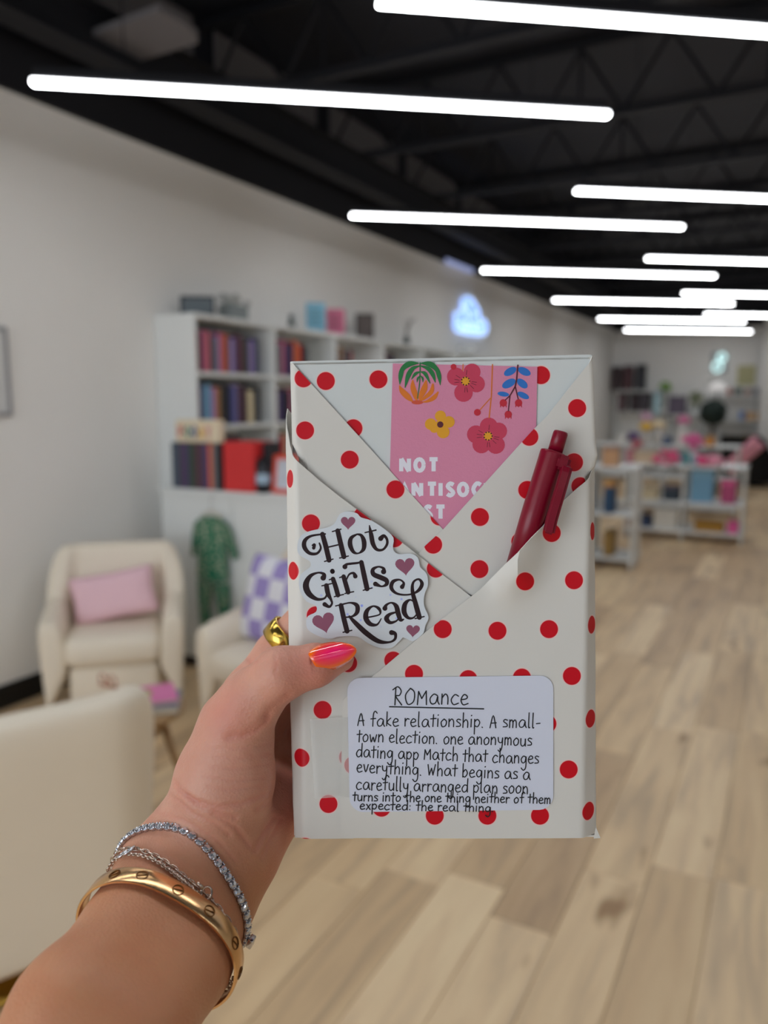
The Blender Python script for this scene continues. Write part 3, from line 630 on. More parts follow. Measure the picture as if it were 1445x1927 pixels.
obj('planter', lathe(B(), [(.12, 0), (.16, .3), (.14, .3)], 18), mat('planter_grey', (120, 118, 112), .7), t, smooth=True)
obj('trunk', tube(B(), [(0, 0, .28), (0, 0, p.z)], .02, 8), mat('bark', (70, 52, 40), .9), t)
lv = B(); rr = random.Random(2)
for k in range(150):
    v = Vector((rr.gauss(0, 1), rr.gauss(0, 1), rr.gauss(0, 1))).normalized() * .17; blob(lv, (v.x, v.y, p.z + v.z), (.05, .05, .035), 6, 4)
obj('leaves', lv, mat('dark_leaf', (26, 42, 36), .8), t, kind='stuff')
p = aty(1351, 728, 14.0)
t = thing('floor_lamp', 'floor lamp with a pale shallow dome shade before the back wall', 'lamp', (p.x, 14.0, 0))
obj('base', lathe(B(), [(.14, 0), (.14, .02), (.02, .03)], 20), m_black, t); obj('pole', tube(B(), [(0, 0, .02), (0, 0, p.z)], .01, 8), m_black, t)
obj('lamp_shade', lathe(B(), [(.15, p.z - .06), (.14, p.z), (.07, p.z + .06), (.02, p.z + .08), (.01, p.z + .07)], 22), mat('shade', (225, 222, 220), .6, emit=.25), t, smooth=True)
t = thing('neon_sign', 'small pale blue-green neon figure glowing on the back wall', 'sign', (aty(1355, 685, 16.25).x, 16.28, 1.9))
q = aty(1358, 672, 16.25); q2 = aty(1350, 690, 16.25); x0 = t.location.x
l = B(); tube(l, [(q.x - x0 + .07 * math.cos(a), -.02, q.z - 1.9 + .07 * math.sin(a)) for a in [k * math.pi / 8 for k in range(16)]], .014, 8, closed=True)
tube(l, [(q2.x - x0 + .08 * math.cos(a), -.02, q2.z - 1.9 + .09 * math.sin(a)) for a in [k * math.pi / 8 for k in range(16)]], .014, 8, closed=True)
obj('neon_tube', l, mat('neon_aqua', (190, 225, 225), .3, emit=1.6), t, smooth=True)
l = B(); box(l, (q2.x - x0 - .12, 0, q2.z - 1.9 - .12), (q.x - x0 + .1, .01, q.z - 1.9 + .1), .003, 1); obj('backing_board', l, mat('clear_board', (150, 158, 160), .3), t)
p0 = aty(1388, 688, 16.25); p1 = aty(1420, 725, 16.25)
t = thing('wall_picture', 'pale yellow picture hanging on the back wall at the right', 'picture', ((p0.x + p1.x) / 2, 16.29, p1.z))
w_ = (p1.x - p0.x) / 2; h = p0.z - p1.z
f = B(); 
for lo, hi in (((-w_, -.02, 0), (w_, 0, .03)), ((-w_, -.02, h - .03), (w_, 0, h)), ((-w_, -.02, .03), (-w_ + .03, 0, h - .03)), ((w_ - .03, -.02, .03), (w_, 0, h - .03))): box(f, lo, hi, .002, 1)
obj('frame', f, mat('pale_yellow_frame', (196, 190, 140), .6), t); obj('picture', box(B(), (-w_ + .03, -.008, .03), (w_ - .03, 0, h - .03)), mat('yellow_print', (190, 186, 142), .7, var=.25, vscale=9), t)
# black lounge chair with pink throw at the right edge
p = atz(1432, 905, 0)
t = thing('lounge_chair', 'black swivel tub chair at the right image edge', 'armchair', (atz(1416, 914, 0).x, atz(1416, 914, 0).y, 0), R(150))
o = obj('shell', shell(B(), .8, .7, .6, .92), mat('black_velvet', (9, 9, 11), .9), t, smooth=True); subsurf(o)
obj('seat_cushion', box(B(), (-.29, -.35, .25), (.29, .24, .43), .05, 3), mat('black_velvet', (9, 9, 11)), t, smooth=True)
obj('swivel_base', lathe(B(), [(.25, 0), (.25, .012), (.2, .02), (.05, .03), (.05, .3)], 24), m_black, t)
cushion('throw_cushion', 'long pink fabric cushion leaning on the black chair at the right edge', .66, .24, .14, tuple(aty(1398, 858, 13.0)), (0, R(-46), R(10)), mat('blush_velvet', (222, 150, 165), .8))
# ================================================================ the wrapped book (held in the hand)
D0 = .34
ORG = (838, 1578)
BOOKM = CAMM @ Matrix.Translation(((ORG[0] - CX) / F * D0, -(ORG[1] - CY) / F * D0, -D0))
def bl(px, py, z=0.0):
    d = D0 - z
    return Vector(((px - CX) * d / F - (ORG[0] - CX) * D0 / F, -(py - CY) * d / F + (ORG[1] - CY) * D0 / F, z))
def bthing(name, label, cat, par=None):
    t = bpy.data.objects.new(name, None); COL.objects.link(t); t.matrix_world = BOOKM; t.empty_display_size = .02
    return tag(t, label, cat)
BK = bthing('wrapped_book', 'book gift-wrapped in cream paper with red polka dots, held up by the hand', 'book')
def interp(y, tab):
    ys = [a for a, b in tab]; xs = [b for a, b in tab]; return float(np.interp(y, ys, xs))
def paper_mat(name, dots, base=(220, 217, 210)):
    m = bpy.data.materials.new(name); m.use_nodes = True; nt = m.node_tree; b = nt.nodes['Principled BSDF']
    b.inputs['Roughness'].default_value = .4; b.inputs['Specular IOR Level'].default_value = .3
    uv = nt.nodes.new('ShaderNodeUVMap'); prev = None
    for (x, y) in dots:
        d = nt.nodes.new('ShaderNodeVectorMath'); d.operation = 'DISTANCE'; d.inputs[1].default_value = (x / 1000, y / 1000, 0)
        nt.links.new(uv.outputs[0], d.inputs[0])
        if prev is None: prev = d.outputs['Value']
        else:
            mn_ = nt.nodes.new('ShaderNodeMath'); mn_.operation = 'MINIMUM'; nt.links.new(prev, mn_.inputs[0]); nt.links.new(d.outputs['Value'], mn_.inputs[1]); prev = mn_.outputs[0]
    ml = nt.nodes.new('ShaderNodeMath'); ml.operation = 'MULTIPLY'; ml.inputs[1].default_value = 20; nt.links.new(prev, ml.inputs[0])
    cr = nt.nodes.new('ShaderNodeValToRGB'); e = cr.color_ramp.elements
    red = lin((206, 8, 30)) + (1,); halo = lin((240, 205, 200)) + (1,); bs = lin(base) + (1,)
    e[0].position = .332; e[0].color = red; e[1].position = .385; e[1].color = bs
    q = e.new(.346); q.color = halo; q = e.new(.366); q.color = halo
    nt.links.new(ml.outputs[0], cr.inputs[0]); nt.links.new(cr.outputs[0], b.inputs['Base Color'])
    n = nt.nodes.new('ShaderNodeTexNoise'); n.inputs['Scale'].default_value = 9; n.inputs['Detail'].default_value = 2; nt.links.new(uv.outputs[0], n.inputs['Vector'])
    bp = nt.nodes.new('ShaderNodeBump'); bp.inputs['Strength'].default_value = .25; bp.inputs['Distance'].default_value = .002
    nt.links.new(n.outputs['Fac'], bp.inputs['Height']); nt.links.new(bp.outputs['Normal'], b.inputs['Normal'])
    return m
LEFT0 = [(680, 545), (845, 549), (875, 576), (1580, 590)]; LEFT3 = [(765, 531), (830, 531), (1000, 536), (1200, 540), (1400, 546), (1580, 552)]
RIGHT0 = [(670, 1117), (850, 1122), (880, 1092), (1580, 1080)]; RIGHT4 = [(880, 1130), (1100, 1130), (1560, 1128), (1580, 1130)]
def fold(u, W_, A, r=14.0):
    """distance u past the fold line e (u>0) -> (sideways, backwards) in px; the sheet turns by A over r px, runs straight, then turns square"""
    n_ = max(1, int(u / 2) + 1); h_ = u / n_; sx = sz = turn = 0.0
    for k in range(n_):
        t_ = (k + .5) * h_; a = A * min(1, t_ / r)
        if sx >= W_ - 2: turn = turn + h_; a = A + (math.pi / 2 - A) * min(1, turn / 6)
        sx += math.cos(a) * h_; sz += math.sin(a) * h_
    return sx, sz
EL = [(765, 560), (900, 562), (1100, 568), (1427, 578), (1580, 580)]; AL = [(765, 66), (900, 63), (1080, 52), (1300, 42), (1427, 36), (1580, 36)]
ER = [(860, 1100), (1000, 1101), (1180, 1097), (1530, 1090)]; AR = [(860, 60), (1000, 62), (1180, 52), (1356, 45), (1530, 38)]
def edge_u(dx, W_, A):
    """flat distance whose folded sideways reach is dx"""
    lo_, hi_ = 0.0, 90.0
    for _ in range(24):
        m_ = (lo_ + hi_) / 2
        if fold(m_, W_, A)[0] < dx: lo_ = m_
        else: hi_ = m_
    return lo_
def unfold_dots(dots, left=False, right=False):
    out = []
    for x, y in dots:
        if left and x < interp(y, EL): e = interp(y, EL); x = e - edge_u(e - x, e - interp(y, LEFT3), R(interp(y, AL)))
        if right and x > interp(y, ER): e = interp(y, ER); x = e + edge_u(x - e, interp(y, RIGHT4) - e, R(interp(y, AR)))
        out.append((x, y))
    return out
def flap(name, poly, zf, mt, lt=None, rt_=None, Rl=16, Rr=12, label=None, th=.0003, extra=(), foldL=False, foldR=False):
    """one sheet of paper: flat outline in photo pixels, bent round the book's edges"""
    bm = B(); bm.faces.new([bm.verts.new((x, y, 0)) for x, y in poly])
    cuts = [(x, 0) for x in list(range(470, 580, 3)) + list(range(600, 1086, 22)) + list(range(1088, 1190, 3))]
    for x, _ in cuts: bmesh.ops.bisect_plane(bm, geom=bm.verts[:] + bm.edges[:] + bm.faces[:], plane_co=(x, 0, 0), plane_no=(1, 0, 0))
    for y in list(range(680, 1590, 22)) + list(extra): bmesh.ops.bisect_plane(bm, geom=bm.verts[:] + bm.edges[:] + bm.faces[:], plane_co=(0, y, 0), plane_no=(0, 1, 0))
    bmesh.ops.triangulate(bm, faces=bm.faces)
    uvl = bm.loops.layers.uv.new('uv')
    for f_ in bm.faces:
        for l in f_.loops: l[uvl].uv = (l.vert.co.x / 1000, l.vert.co.y / 1000)
    s = D0 / F
    for v in bm.verts:
        x, y = v.co.x, v.co.y; z = zf(x, y); xx = x; dz = 0
        if foldL and x < interp(y, EL):
            e = interp(y, EL); a_, b_ = fold(e - x, e - interp(y, LEFT3), R(interp(y, AL))); xx = e - a_; dz = b_ * s
        if foldR and x > interp(y, ER):
            e = interp(y, ER); a_, b_ = fold(x - e, interp(y, RIGHT4) - e, R(interp(y, AR))); xx = e + a_; dz = b_ * s
        if lt:
            xl = interp(y, lt); e = xl + Rl
            if x < e:
                a = (e - x) / Rl
                if a < math.pi / 2: xx = e - Rl * math.sin(a); dz = Rl * (1 - math.cos(a)) * s
                else: xx = xl; dz = (Rl + (e - x) - Rl * math.pi / 2) * s
        if rt_:
            xr = interp(y, rt_); e = xr - Rr
            if x > e:
                a = (x - e) / Rr
                if a < math.pi / 2: xx = e + Rr * math.sin(a); dz = Rr * (1 - math.cos(a)) * s
                else: xx = xr; dz = (Rr + (x - e) - Rr * math.pi / 2) * s
        p = bl(xx, y, z); p.z -= dz; v.co = p
    for f_ in bm.faces:
        if f_.normal.z < 0: pass
    bmesh.ops.recalc_face_normals(bm, faces=bm.faces)
    bm.normal_update()
    if sum(f_.normal.z * f_.calc_area() for f_ in bm.faces) < 0: bmesh.ops.reverse_faces(bm, faces=bm.faces)
    o = obj(name, bm, mt, BK, smooth=True, label=label)
    sm = o.modifiers.new('thickness', 'SOLIDIFY'); sm.thickness = th; sm.offset = -1
    es = o.modifiers.new('crisp', 'EDGE_SPLIT'); es.split_angle = R(35)
    return o
def dist_line(x, y, a, b):
    ax, ay = a; bx, by = b; L = math.hypot(bx - ax, by - ay)
    return ((bx - ax) * (y - ay) - (by - ay) * (x - ax)) / L
# inner block: the book itself inside the paper
t = B()
c = [bl(556, 686, -.002), bl(1104, 676, -.002), bl(1076, 1574, -.002), bl(596, 1574, -.002)]
vf = [t.verts.new(p) for p in c]; vb = [t.verts.new(p + Vector((0, 0, -.024))) for p in c]
t.faces.new(vf[::-1]); t.faces.new(vb)
for k in range(4): t.faces.new((vf[k], vf[(k + 1) % 4], vb[(k + 1) % 4], vb[k]))
bmesh.ops.recalc_face_normals(t, faces=t.faces); bmesh.ops.bevel(t, geom=t.edges[:], offset=.0012, segments=2, affect='EDGES')
m_paper = mat('wrap_plain', (219, 216, 209), .35)
obj('book_block', t, m_paper, BK)
red_side = paper_mat('wrap_back', [(560 + 97 * i + (48 if j % 2 else 0), 700 + 92 * j) for i in range(6) for j in range(10)])
# back wrap (rear face and bottom), with dots
t = B(); uvl = t.loops.layers.uv.new('uv')
cc = [(548, 682), (1115, 672), (1126, 1577), (555, 1578)]
vs = [t.verts.new(Vector((bl(x, y, 0).x, bl(x, y, 0).y, -.0285))) for x, y in cc]
f_ = t.faces.new(vs[::1])
for l, (x, y) in zip(f_.loops, cc): l[uvl].uv = (x / 1000, y / 1000)
r_ = bmesh.ops.extrude_face_region(t, geom=[f_]); bmesh.ops.translate(t, vec=(0, 0, .0015), verts=[v for v in r_['geom'] if isinstance(v, bmesh.types.BMVert)]); bmesh.ops.recalc_face_normals(t, faces=t.faces)
obj('paper_back', t, red_side, BK)
for nm, a, b_ in (('paper_bottom', (555, 1579), (1127, 1577.5)), ('paper_top', (547, 681), (1116, 669.5))):
    t = B(); p, q = bl(*a), bl(*b_); s_ = -1 if nm.endswith('bottom') else 1; p.y -= .0006 * s_; q.y -= .0006 * s_
    vs = [t.verts.new(v) for v in (p, q, q + Vector((0, 0, -.0268)), p + Vector((0, 0, -.0268)))]; t.faces.new(vs)
    r_ = bmesh.ops.extrude_face_region(t, geom=t.faces[:]); bmesh.ops.translate(t, vec=(0, -.0008 * s_ * 1, 0), verts=[v for v in r_['geom'] if isinstance(v, bmesh.types.BMVert)]); bmesh.ops.recalc_face_normals(t, faces=t.faces)
    obj('paper_edge', t, m_paper, BK)
# layer 0: base sheet
D_L0 = [(613, 717), (712, 714), (1018, 706), (665, 806)]
flap('paper_sheet', [(515, 684), (530, 680), (545, 680), (1117, 667), (1140, 667), (1155, 880), (1160, 1575), (515, 1578)], lambda x, y: 0.0, paper_mat('wrap_base', D_L0, (216, 221, 220)), LEFT0, RIGHT0, 8, 8)
# layer 1: left upper flap, its free edge runs from the top left corner down to the middle
def z1(x, y):
    d = dist_line(x, y, (548, 684), (835, 997)); return .0010 
D_L1 = [(571, 712), (574, 810), (658, 865), (744, 921), (827, 972), (640, 985)]
flap('paper_flap', [(505, 690), (549, 682), (620, 760), (700, 848), (780, 937), (835, 998), (835, 1070), (505, 1070)], z1, paper_mat('wrap_flap_one', D_L1), [(680, 545), (845, 549), (875, 574), (1070, 580)], None, 12)
# layer 2: right upper flap with a folded strip along its edge
def z2(x, y):
    d = dist_line(x, y, (1115, 668), (787, 1043)); return .0021 
D_L2 = [(1086, 768), (996, 822), (1080, 870), (992, 922), (903, 973), (815, 1025), (902, 1071), (1092, 915), (979, 1019)]
flap('paper_flap', [(1117, 669), (1145, 669), (1160, 905), (1140, 1010), (900, 1125), (840, 1100), (787, 1043), (800, 1027), (835, 995), (1000, 812), (1030, 782), (1085, 712), (1108, 684)], z2, paper_mat('wrap_flap_two', D_L2), None, [(669, 1117), (720, 1120), (840, 1124), (868, 1130), (900, 1104), (1010, 1094)], Rr=10)
# layer 3: left lower flap with the sticker
def z3(x, y):
    d = dist_line(x, y, (560, 862), (885, 1122)); return .0031 
D_L3 = [(543, 900), (623, 895), (585, 985), (683, 970), (550, 1075), (742, 1013), (820, 1070), (594, 1158), (655, 1248), (740, 1243), (607, 1336), (566, 1427), (618, 1513), (534, 1003), (575, 1594), (655, 1425)]
flap('paper_flap', [(400, 762), (480, 760), (500, 775), (512, 800), (530, 835), (545, 855), (562, 870), (602, 905), (640, 935), (690, 972), (740, 1008), (790, 1047), (840, 1087), (887, 1123), (905, 1145), (700, 1330), (665, 1578), (545, 1579), (480, 1579)], z3, paper_mat('wrap_flap_three', unfold_dots(D_L3, left=True)), extra=(850, 870, 890), foldL=True)
# layer 4: right lower flap covering the front
def z4(x, y):
    a, b_ = (1040, 850), (965, 1090); d = dist_line(x, y, a, b_); L = math.hypot(75, 240); q = ((x - a[0]) * -75 + (y - a[1]) * 240) / L
    fade = 1 / (1 + math.exp((q - 268) / 16)); e = dist_line(x, y, (1130, 880), (905, 1108)); e = dist_line(x, y, (905, 1105), (700, 1274))
    bulge = .0106 * math.exp(-(d / 34) ** 2) * fade * (1 / (1 + math.exp((x - 1105) / 6)))
    return .0048 + bulge
D_L4 = [(1038, 1003), (988, 1094), (1080, 1092), (1121, 1000), (833, 1184), (936, 1187), (1033, 1184), (1118, 1178), (779, 1268), (881, 1278), (982, 1275), (1076, 1272), (1115, 1356), (1030, 1362), (1070, 1448), (1110, 1530), (1016, 1535), (917, 1535), (818, 1535), (718, 1520), (930, 1362), (830, 1362), (732, 1352), (665, 1440), (770, 1440), (870, 1448), (970, 1448)]
flap('paper_flap', [(1215, 840), (1165, 855), (1135, 880), (1112, 898), (1088, 917), (1062, 940), (1040, 968), (1022, 990), (1000, 1012), (978, 1036), (950, 1062), (925, 1087), (905, 1108), (860, 1143), (800, 1190), (750, 1232), (705, 1270), (652, 1312), (645, 1318), (643, 1400), (640, 1577), (900, 1578), (1129, 1577), (1200, 1577)], z4, paper_mat('wrap_flap_four', unfold_dots(D_L4, right=True)), extra=(905, 915, 925, 975, 985), foldR=True)
# small folded corner sticking out at the bottom right
t = B(); vs = [t.verts.new(p) for p in (bl(1121, 1556, .0035), bl(1130, 1577, .0035), bl(1117, 1578, .0035), bl(1121, 1556, .003), bl(1130, 1577, .003), bl(1117, 1578, .003))]
t.faces.new(vs[:3][::-1]); t.faces.new(vs[3:]); [t.faces.new((vs[k], vs[(k + 1) % 3], vs[3 + (k + 1) % 3], vs[3 + k])) for k in range(3)]
bmesh.ops.recalc_face_normals(t, faces=t.faces); obj('folded_corner', t, m_paper, BK)
# ---- flat prints
def smooth_path(pts, n=5, closed=False):
    pts = [tuple(map(float, p)) for p in pts]; out = []; N = len(pts)
    if N < 3 and not closed: return pts
    rng_ = range(N if closed else N - 1)
    for i in rng_:
        p0 = pts[(i - 1) % N] if closed or i > 0 else pts[0]; p1 = pts[i]; p2 = pts[(i + 1) % N]; p3 = pts[(i + 2) % N] if closed or i + 2 < N else pts[-1]
        for k in range(n):
            t_ = k / n; out.append(tuple(.5 * ((2 * b) + (-a + c) * t_ + (2 * a - 5 * b + 4 * c - d) * t_ ** 2 + (-a + 3 * b - 3 * c + d) * t_ ** 3) for a, b, c, d in zip(p0, p1, p2, p3)))
    if not closed: out.append(pts[-1])
    return out
def ribbon(bm, pts, z, round_=True):
    """pts (x, y, width) in photo pixels, laid flat at height z (number or function)"""
    zz = z if callable(z) else (lambda x, y: z); L = []; Rr_ = []
    for i, (x, y, w_) in enumerate(pts):
        a = pts[max(i - 1, 0)]; b = pts[min(i + 1, len(pts) - 1)]; dx, dy = b[0] - a[0], b[1] - a[1]; l = math.hypot(dx, dy) or 1
        nx, ny = -dy / l * w_ / 2, dx / l * w_ / 2; h = zz(x, y)
        L.append(bm.verts.new(bl(x + nx, y + ny, h))); Rr_.append(bm.verts.new(bl(x - nx, y - ny, h)))
    for i in range(len(pts) - 1):
        try: bm.faces.new((L[i], L[i + 1], Rr_[i + 1], Rr_[i]))
        except ValueError: pass
    if round_:
        for p in (pts[0], pts[-1]): disc(bm, p[0], p[1], p[2] / 2, zz(p[0], p[1]) + 2e-6)
def disc(bm, x, y, r, z, ry=None, n=14, rot=0):
    ry = ry or r; ca, sa = math.cos(rot), math.sin(rot); vs = []
    for k in range(n):
        u, v = r * math.cos(k * 2 * math.pi / n), ry * math.sin(k * 2 * math.pi / n)
        vs.append(bm.verts.new(bl(x + u * ca - v * sa, y + u * sa + v * ca, z)))
    bm.faces.new(vs)
def poly(bm, pts, z):
    zz = z if callable(z) else (lambda x, y: z)
    f_ = bm.faces.new([bm.verts.new(bl(p[0], p[1], zz(p[0], p[1]))) for p in pts]); bmesh.ops.triangulate(bm, faces=[f_])
def flat(name, bm, m, par, label=None):
    for f_ in bm.faces:
        f_.normal_update()
        if f_.normal.z < 0: f_.normal_flip()
    return obj(name, bm, m, par, label=label)
def slab(name, pts, z, th, m, par, label=None, zfun=None):
    bm = B(); f_ = bm.faces.new([bm.verts.new(bl(x, y, z)) for x, y in pts]); f_.normal_update()
    if f_.normal.z < 0: f_.normal_flip()
    if zfun:
        for k in range(560, 1120, 12): bmesh.ops.bisect_plane(bm, geom=bm.verts[:] + bm.edges[:] + bm.faces[:], plane_co=(bl(k, 1000, z).x, 0, 0), plane_no=(1, 0, 0))
        for v in bm.verts:
            p = v.co; d = D0 - z; px = (p.x + (ORG[0] - CX) * D0 / F) * F / d + CX; py = -(p.y - (ORG[1] - CY) * D0 / F) * F / d + CY
            v.co = bl(px, py, zfun(px, py))
    bmesh.ops.triangulate(bm, faces=bm.faces)
    o = obj(name, bm, m, par, label=label, smooth=bool(zfun)); s_ = o.modifiers.new('thickness', 'SOLIDIFY'); s_.thickness = th; s_.offset = 1 if False else -1
    return o
# tape
m_tape = mat('clear_tape', (236, 236, 232), .08, alpha=.22, coat=1)
slab('tape_strip', [(583, 1353), (644, 1350), (700, 1349), (700, 1502), (640, 1500), (592, 1503)], .0050, .0001, m_tape, BK, 'glossy clear tape strip')
# handwritten label
def rrect(x0, y0, x1, y1, r, top=None):
    out = []
    for cx_, cy_, a0 in ((x1 - r, y0 + r, -90), (x1 - r, y1 - r, 0), (x0 + r, y1 - r, 90), (x0 + r, y0 + r, 180)):
        for k in range(7): a = R(a0 + 15 * k); out.append((cx_ + r * math.cos(a), cy_ + r * math.sin(a)))
    return out
lab = [(x + (y - 1270) * .02 * (1 if x < 800 else .0), y + (4 * math.sin((x - 653) / 387 * math.pi) if y < 1400 else 2 * math.sin((x - 653) / 387 * math.pi)) - (x - 653) * .012 + 2) for x, y in rrect(653, 1273, 1041, 1526, 26)]
m_label = mat('label_paper', (226, 230, 245), .55, alpha=.9)
LB = slab('label', lab, .0053, .00012, m_label, BK, 'white rounded label with handwriting')
m_ink = mat('black_ink', (18, 18, 24), .4)
G = {  # single-stroke letters: x right, y up, x-height 1
 'a': ([[(.75, .85), (.4, 1.0), (.05, .55), (.2, .05), (.6, .15), (.78, .8), (.8, .3), (.95, 0)]], .95),
 'c': ([[(.7, .85), (.35, 1.0), (.02, .5), (.25, .02), (.72, .15)]], .75),
 'd': ([[(.7, .85), (.35, .95), (.03, .45), (.25, 0), (.65, .2), (.75, .9), (.78, 1.8)], [(.75, .9), (.78, 0)]], .85),
 'e': ([[(.05, .5), (.55, .6), (.6, .85), (.3, 1.0), (.03, .5), (.25, 0), (.72, .12)]], .72),
 'f': ([[(.75, 1.7), (.5, 1.95), (.3, 1.5), (.28, 0)], [(.0, .95), (.6, 1.0)]], .6),
 'g': ([[(.7, .85), (.35, 1.0), (.05, .55), (.25, .1), (.6, .25), (.72, .95), (.72, -.5), (.4, -.9), (.1, -.6)]], .85),
 'h': ([[(.08, 1.9), (.08, 0)], [(.08, .6), (.4, 1.0), (.65, .7), (.66, 0)]], .78),
 'i': ([[(.12, 1.0), (.12, 0)], [(.12, 1.45), (.16, 1.5)]], .3),
 'k': ([[(.08, 1.8), (.08, 0)], [(.55, 1.0), (.12, .45), (.6, 0)]], .65),
 'l': ([[(.1, 1.9), (.1, .1), (.25, 0)]], .32),
 'm': ([[(.06, 1.0), (.06, 0)], [(.06, .7), (.28, 1.0), (.45, .7), (.45, 0)], [(.45, .7), (.68, 1.0), (.86, .7), (.88, 0)]], 1.0),
 'n': ([[(.06, 1.0), (.06, 0)], [(.06, .6), (.38, 1.0), (.62, .7), (.64, 0)]], .76),
 'o': ([[(.4, 1.0), (.05, .6), (.2, .02), (.6, .15), (.7, .7), (.4, 1.0)]], .78),
 'p': ([[(.06, 1.0), (.08, -.9)], [(.08, .7), (.4, 1.0), (.7, .6), (.45, .05), (.08, .2)]], .78),
 'r': ([[(.06, 1.0), (.08, 0)], [(.08, .6), (.3, .95), (.55, .9)]], .55),
 's': ([[(.55, .9), (.25, 1.0), (.08, .75), (.5, .4), (.5, .1), (.05, .05)]], .6),
 't': ([[(.28, 1.55), (.26, 0)], [(-.05, 1.0), (.62, 1.05)]], .55),
 'u': ([[(.05, 1.0), (.08, .2), (.35, 0), (.62, .3), (.65, 1.0), (.68, 0)]], .78),
 'v': ([[(.02, 1.0), (.3, 0), (.6, 1.0)]], .62),
 'w': ([[(.02, 1.0), (.2, .0), (.45, .7), (.65, 0), (.9, 1.0)]], .95),
 'y': ([[(.05, 1.0), (.15, .4), (.55, .35), (.65, 1.0), (.6, -.3), (.35, -.9), (.1, -.7)]], .75),
 'x': ([[(.05, 1.0), (.6, 0)], [(.6, 1.0), (.05, 0)]], .65),
 'b': ([[(.06, 1.8), (.06, 0)], [(.06, .6), (.4, 1.0), (.65, .5), (.35, 0), (.06, .15)]], .74),
 'A': ([[(.0, 0), (.35, 1.6), (.72, 0)], [(.1, .6), (.75, .65)]], .85),
 'R': ([[(.1, 0), (.12, 1.7)], [(-.15, 1.5), (.3, 1.8), (.65, 1.4), (.5, .95), (.15, .85), (.75, 0)]], .85),
 'O': ([[(.5, 1.6), (.05, .9), (.3, .02), (.85, .3), (.9, 1.2), (.5, 1.6)]], 1.0),
 'M': ([[(.05, 0), (.12, 1.3)], [(.12, 1.3), (.45, .6)], [(.45, .6), (.85, 1.35)], [(.85, 1.35), (.92, .0)]], 1.02),
 '.': ([[(.05, .05), (.1, .0)]], .3), ':': ([[(.1, .1), (.13, .05)], [(.12, .8), (.15, .75)]], .35), '-': ([[(.05, .5), (.5, .55)]], .6)}
G['W'] = ([[(.0, 1.4), (.2, 0)], [(.2, 0), (.48, .9)], [(.48, .9), (.7, 0)], [(.7, 0), (.98, 1.4)]], 1.05)
def advance(s): return sum(.55 if c == ' ' else G[c][1] + .18 for c in s)
def write(bm, s, x0, y0, x1, y1, size, wd, z, rs):
    k = (x1 - x0) / advance(s); x = 0; tot = advance(s)
    for c in s:
        if c == ' ': x += .55; continue
        st, ad = G[c]; jy = rs.uniform(-.06, .06)
        for pl in st:
            pp = [(x0 + (x + u + .04 * v) * k, y0 + (y1 - y0) * x / tot - (v + jy) * size) for u, v in pl]
            pp = smooth_path(pp, 4) if len(pp) > 2 else pp
            ribbon(bm, [(u, v, wd) for u, v in pp], z)
        x += ad + .18
    return bm
rs = random.Random(3); ZL = .00545
t = B(); write(t, 'ROMance', 741, 1326, 884, 1325, 19, 2.3, ZL, rs)
ribbon(t, [(733, 1330, 2.4), (820, 1332, 2.4), (910, 1334, 2.4)], ZL)
flat('lettering', t, m_ink, LB, 'handwritten word ROMANCE, underlined')
for s_, x0, y0, x1, y1, sz in (('A fake relationship. A small-', 673, 1366, 1020, 1370, 14.5), ('town election. one anonymous', 672, 1396, 1003, 1404, 14), ('dating app Match that changes', 670, 1425, 1016, 1438, 14), ('everything. What begins as a', 671, 1453, 1000, 1468, 14), ('carefully arranged plan soon', 670, 1486, 996, 1494, 14), ('turns into the one thing neither of them', 664, 1507, 1038, 1512, 10.5), ('expected: the real thing.', 677, 1523, 932, 1528, 10)):
    t = B(); write(t, s_, x0, y0, x1, y1, sz, 2.1, ZL, rs); flat('lettering', t, m_ink, LB, 'handwritten line of text')
# ---- sticker
def cc3(p): return (500 + p[0] / 4.014, 940 + p[1] / 4.014) + tuple(v / 4.014 for v in p[2:])
outl = [(600, 92), (555, 115), (520, 180), (470, 210), (390, 225), (300, 250), (255, 290), (238, 360), (255, 420), (330, 465), (335, 510), (270, 560), (250, 620), (262, 700), (310, 770), (380, 805), (378, 850), (320, 880), (305, 930), (325, 990), (420, 1040), (490, 1052), (560, 1035), (690, 1035), (770, 1085), (860, 1120), (950, 1120), (1020, 1060), (1040, 1042), (1110, 1070), (1170, 1030), (1195, 1000), (1205, 950), (1230, 890), (1195, 800), (1200, 710), (1225, 650), (1215, 560), (1165, 510), (1150, 440), (1090, 408), (1000, 412), (960, 370), (965, 290), (900, 225), (800, 160), (720, 135), (690, 105), (640, 92)]
so = smooth_path([cc3(p) for p in outl], 3, True)
ZS = .0045
def zsl(x, y): return ZS + .00005
m_sticker = bpy.data.materials.new('holographic_sticker'); m_sticker.use_nodes = True; nt = m_sticker.node_tree; b = nt.nodes['Principled BSDF']
tc = nt.nodes.new('ShaderNodeTexCoord'); vo = nt.nodes.new('ShaderNodeTexVoronoi'); vo.inputs['Scale'].default_value = 260
cr = nt.nodes.new('ShaderNodeValToRGB'); e = cr.color_ramp.elements; e[0].position = .10; e[0].color = lin((150, 165, 250)) + (1,); e[1].position = .2; e[1].color = lin((222, 228, 234)) + (1,)
nz = nt.nodes.new('ShaderNodeTexNoise'); nz.inputs['Scale'].default_value = 60
mxx = nt.nodes.new('ShaderNodeMix'); mxx.data_type = 'RGBA'; mxx.inputs[6].default_value = lin((222, 228, 234)) + (1,)
cr2 = nt.nodes.new('ShaderNodeValToRGB'); cr2.color_ramp.elements[0].position = .52; cr2.color_ramp.elements[1].position = .66
nt.links.new(tc.outputs['Object'], vo.inputs['Vector']); nt.links.new(tc.outputs['Object'], nz.inputs['Vector']); nt.links.new(vo.outputs['Distance'], cr.inputs[0])
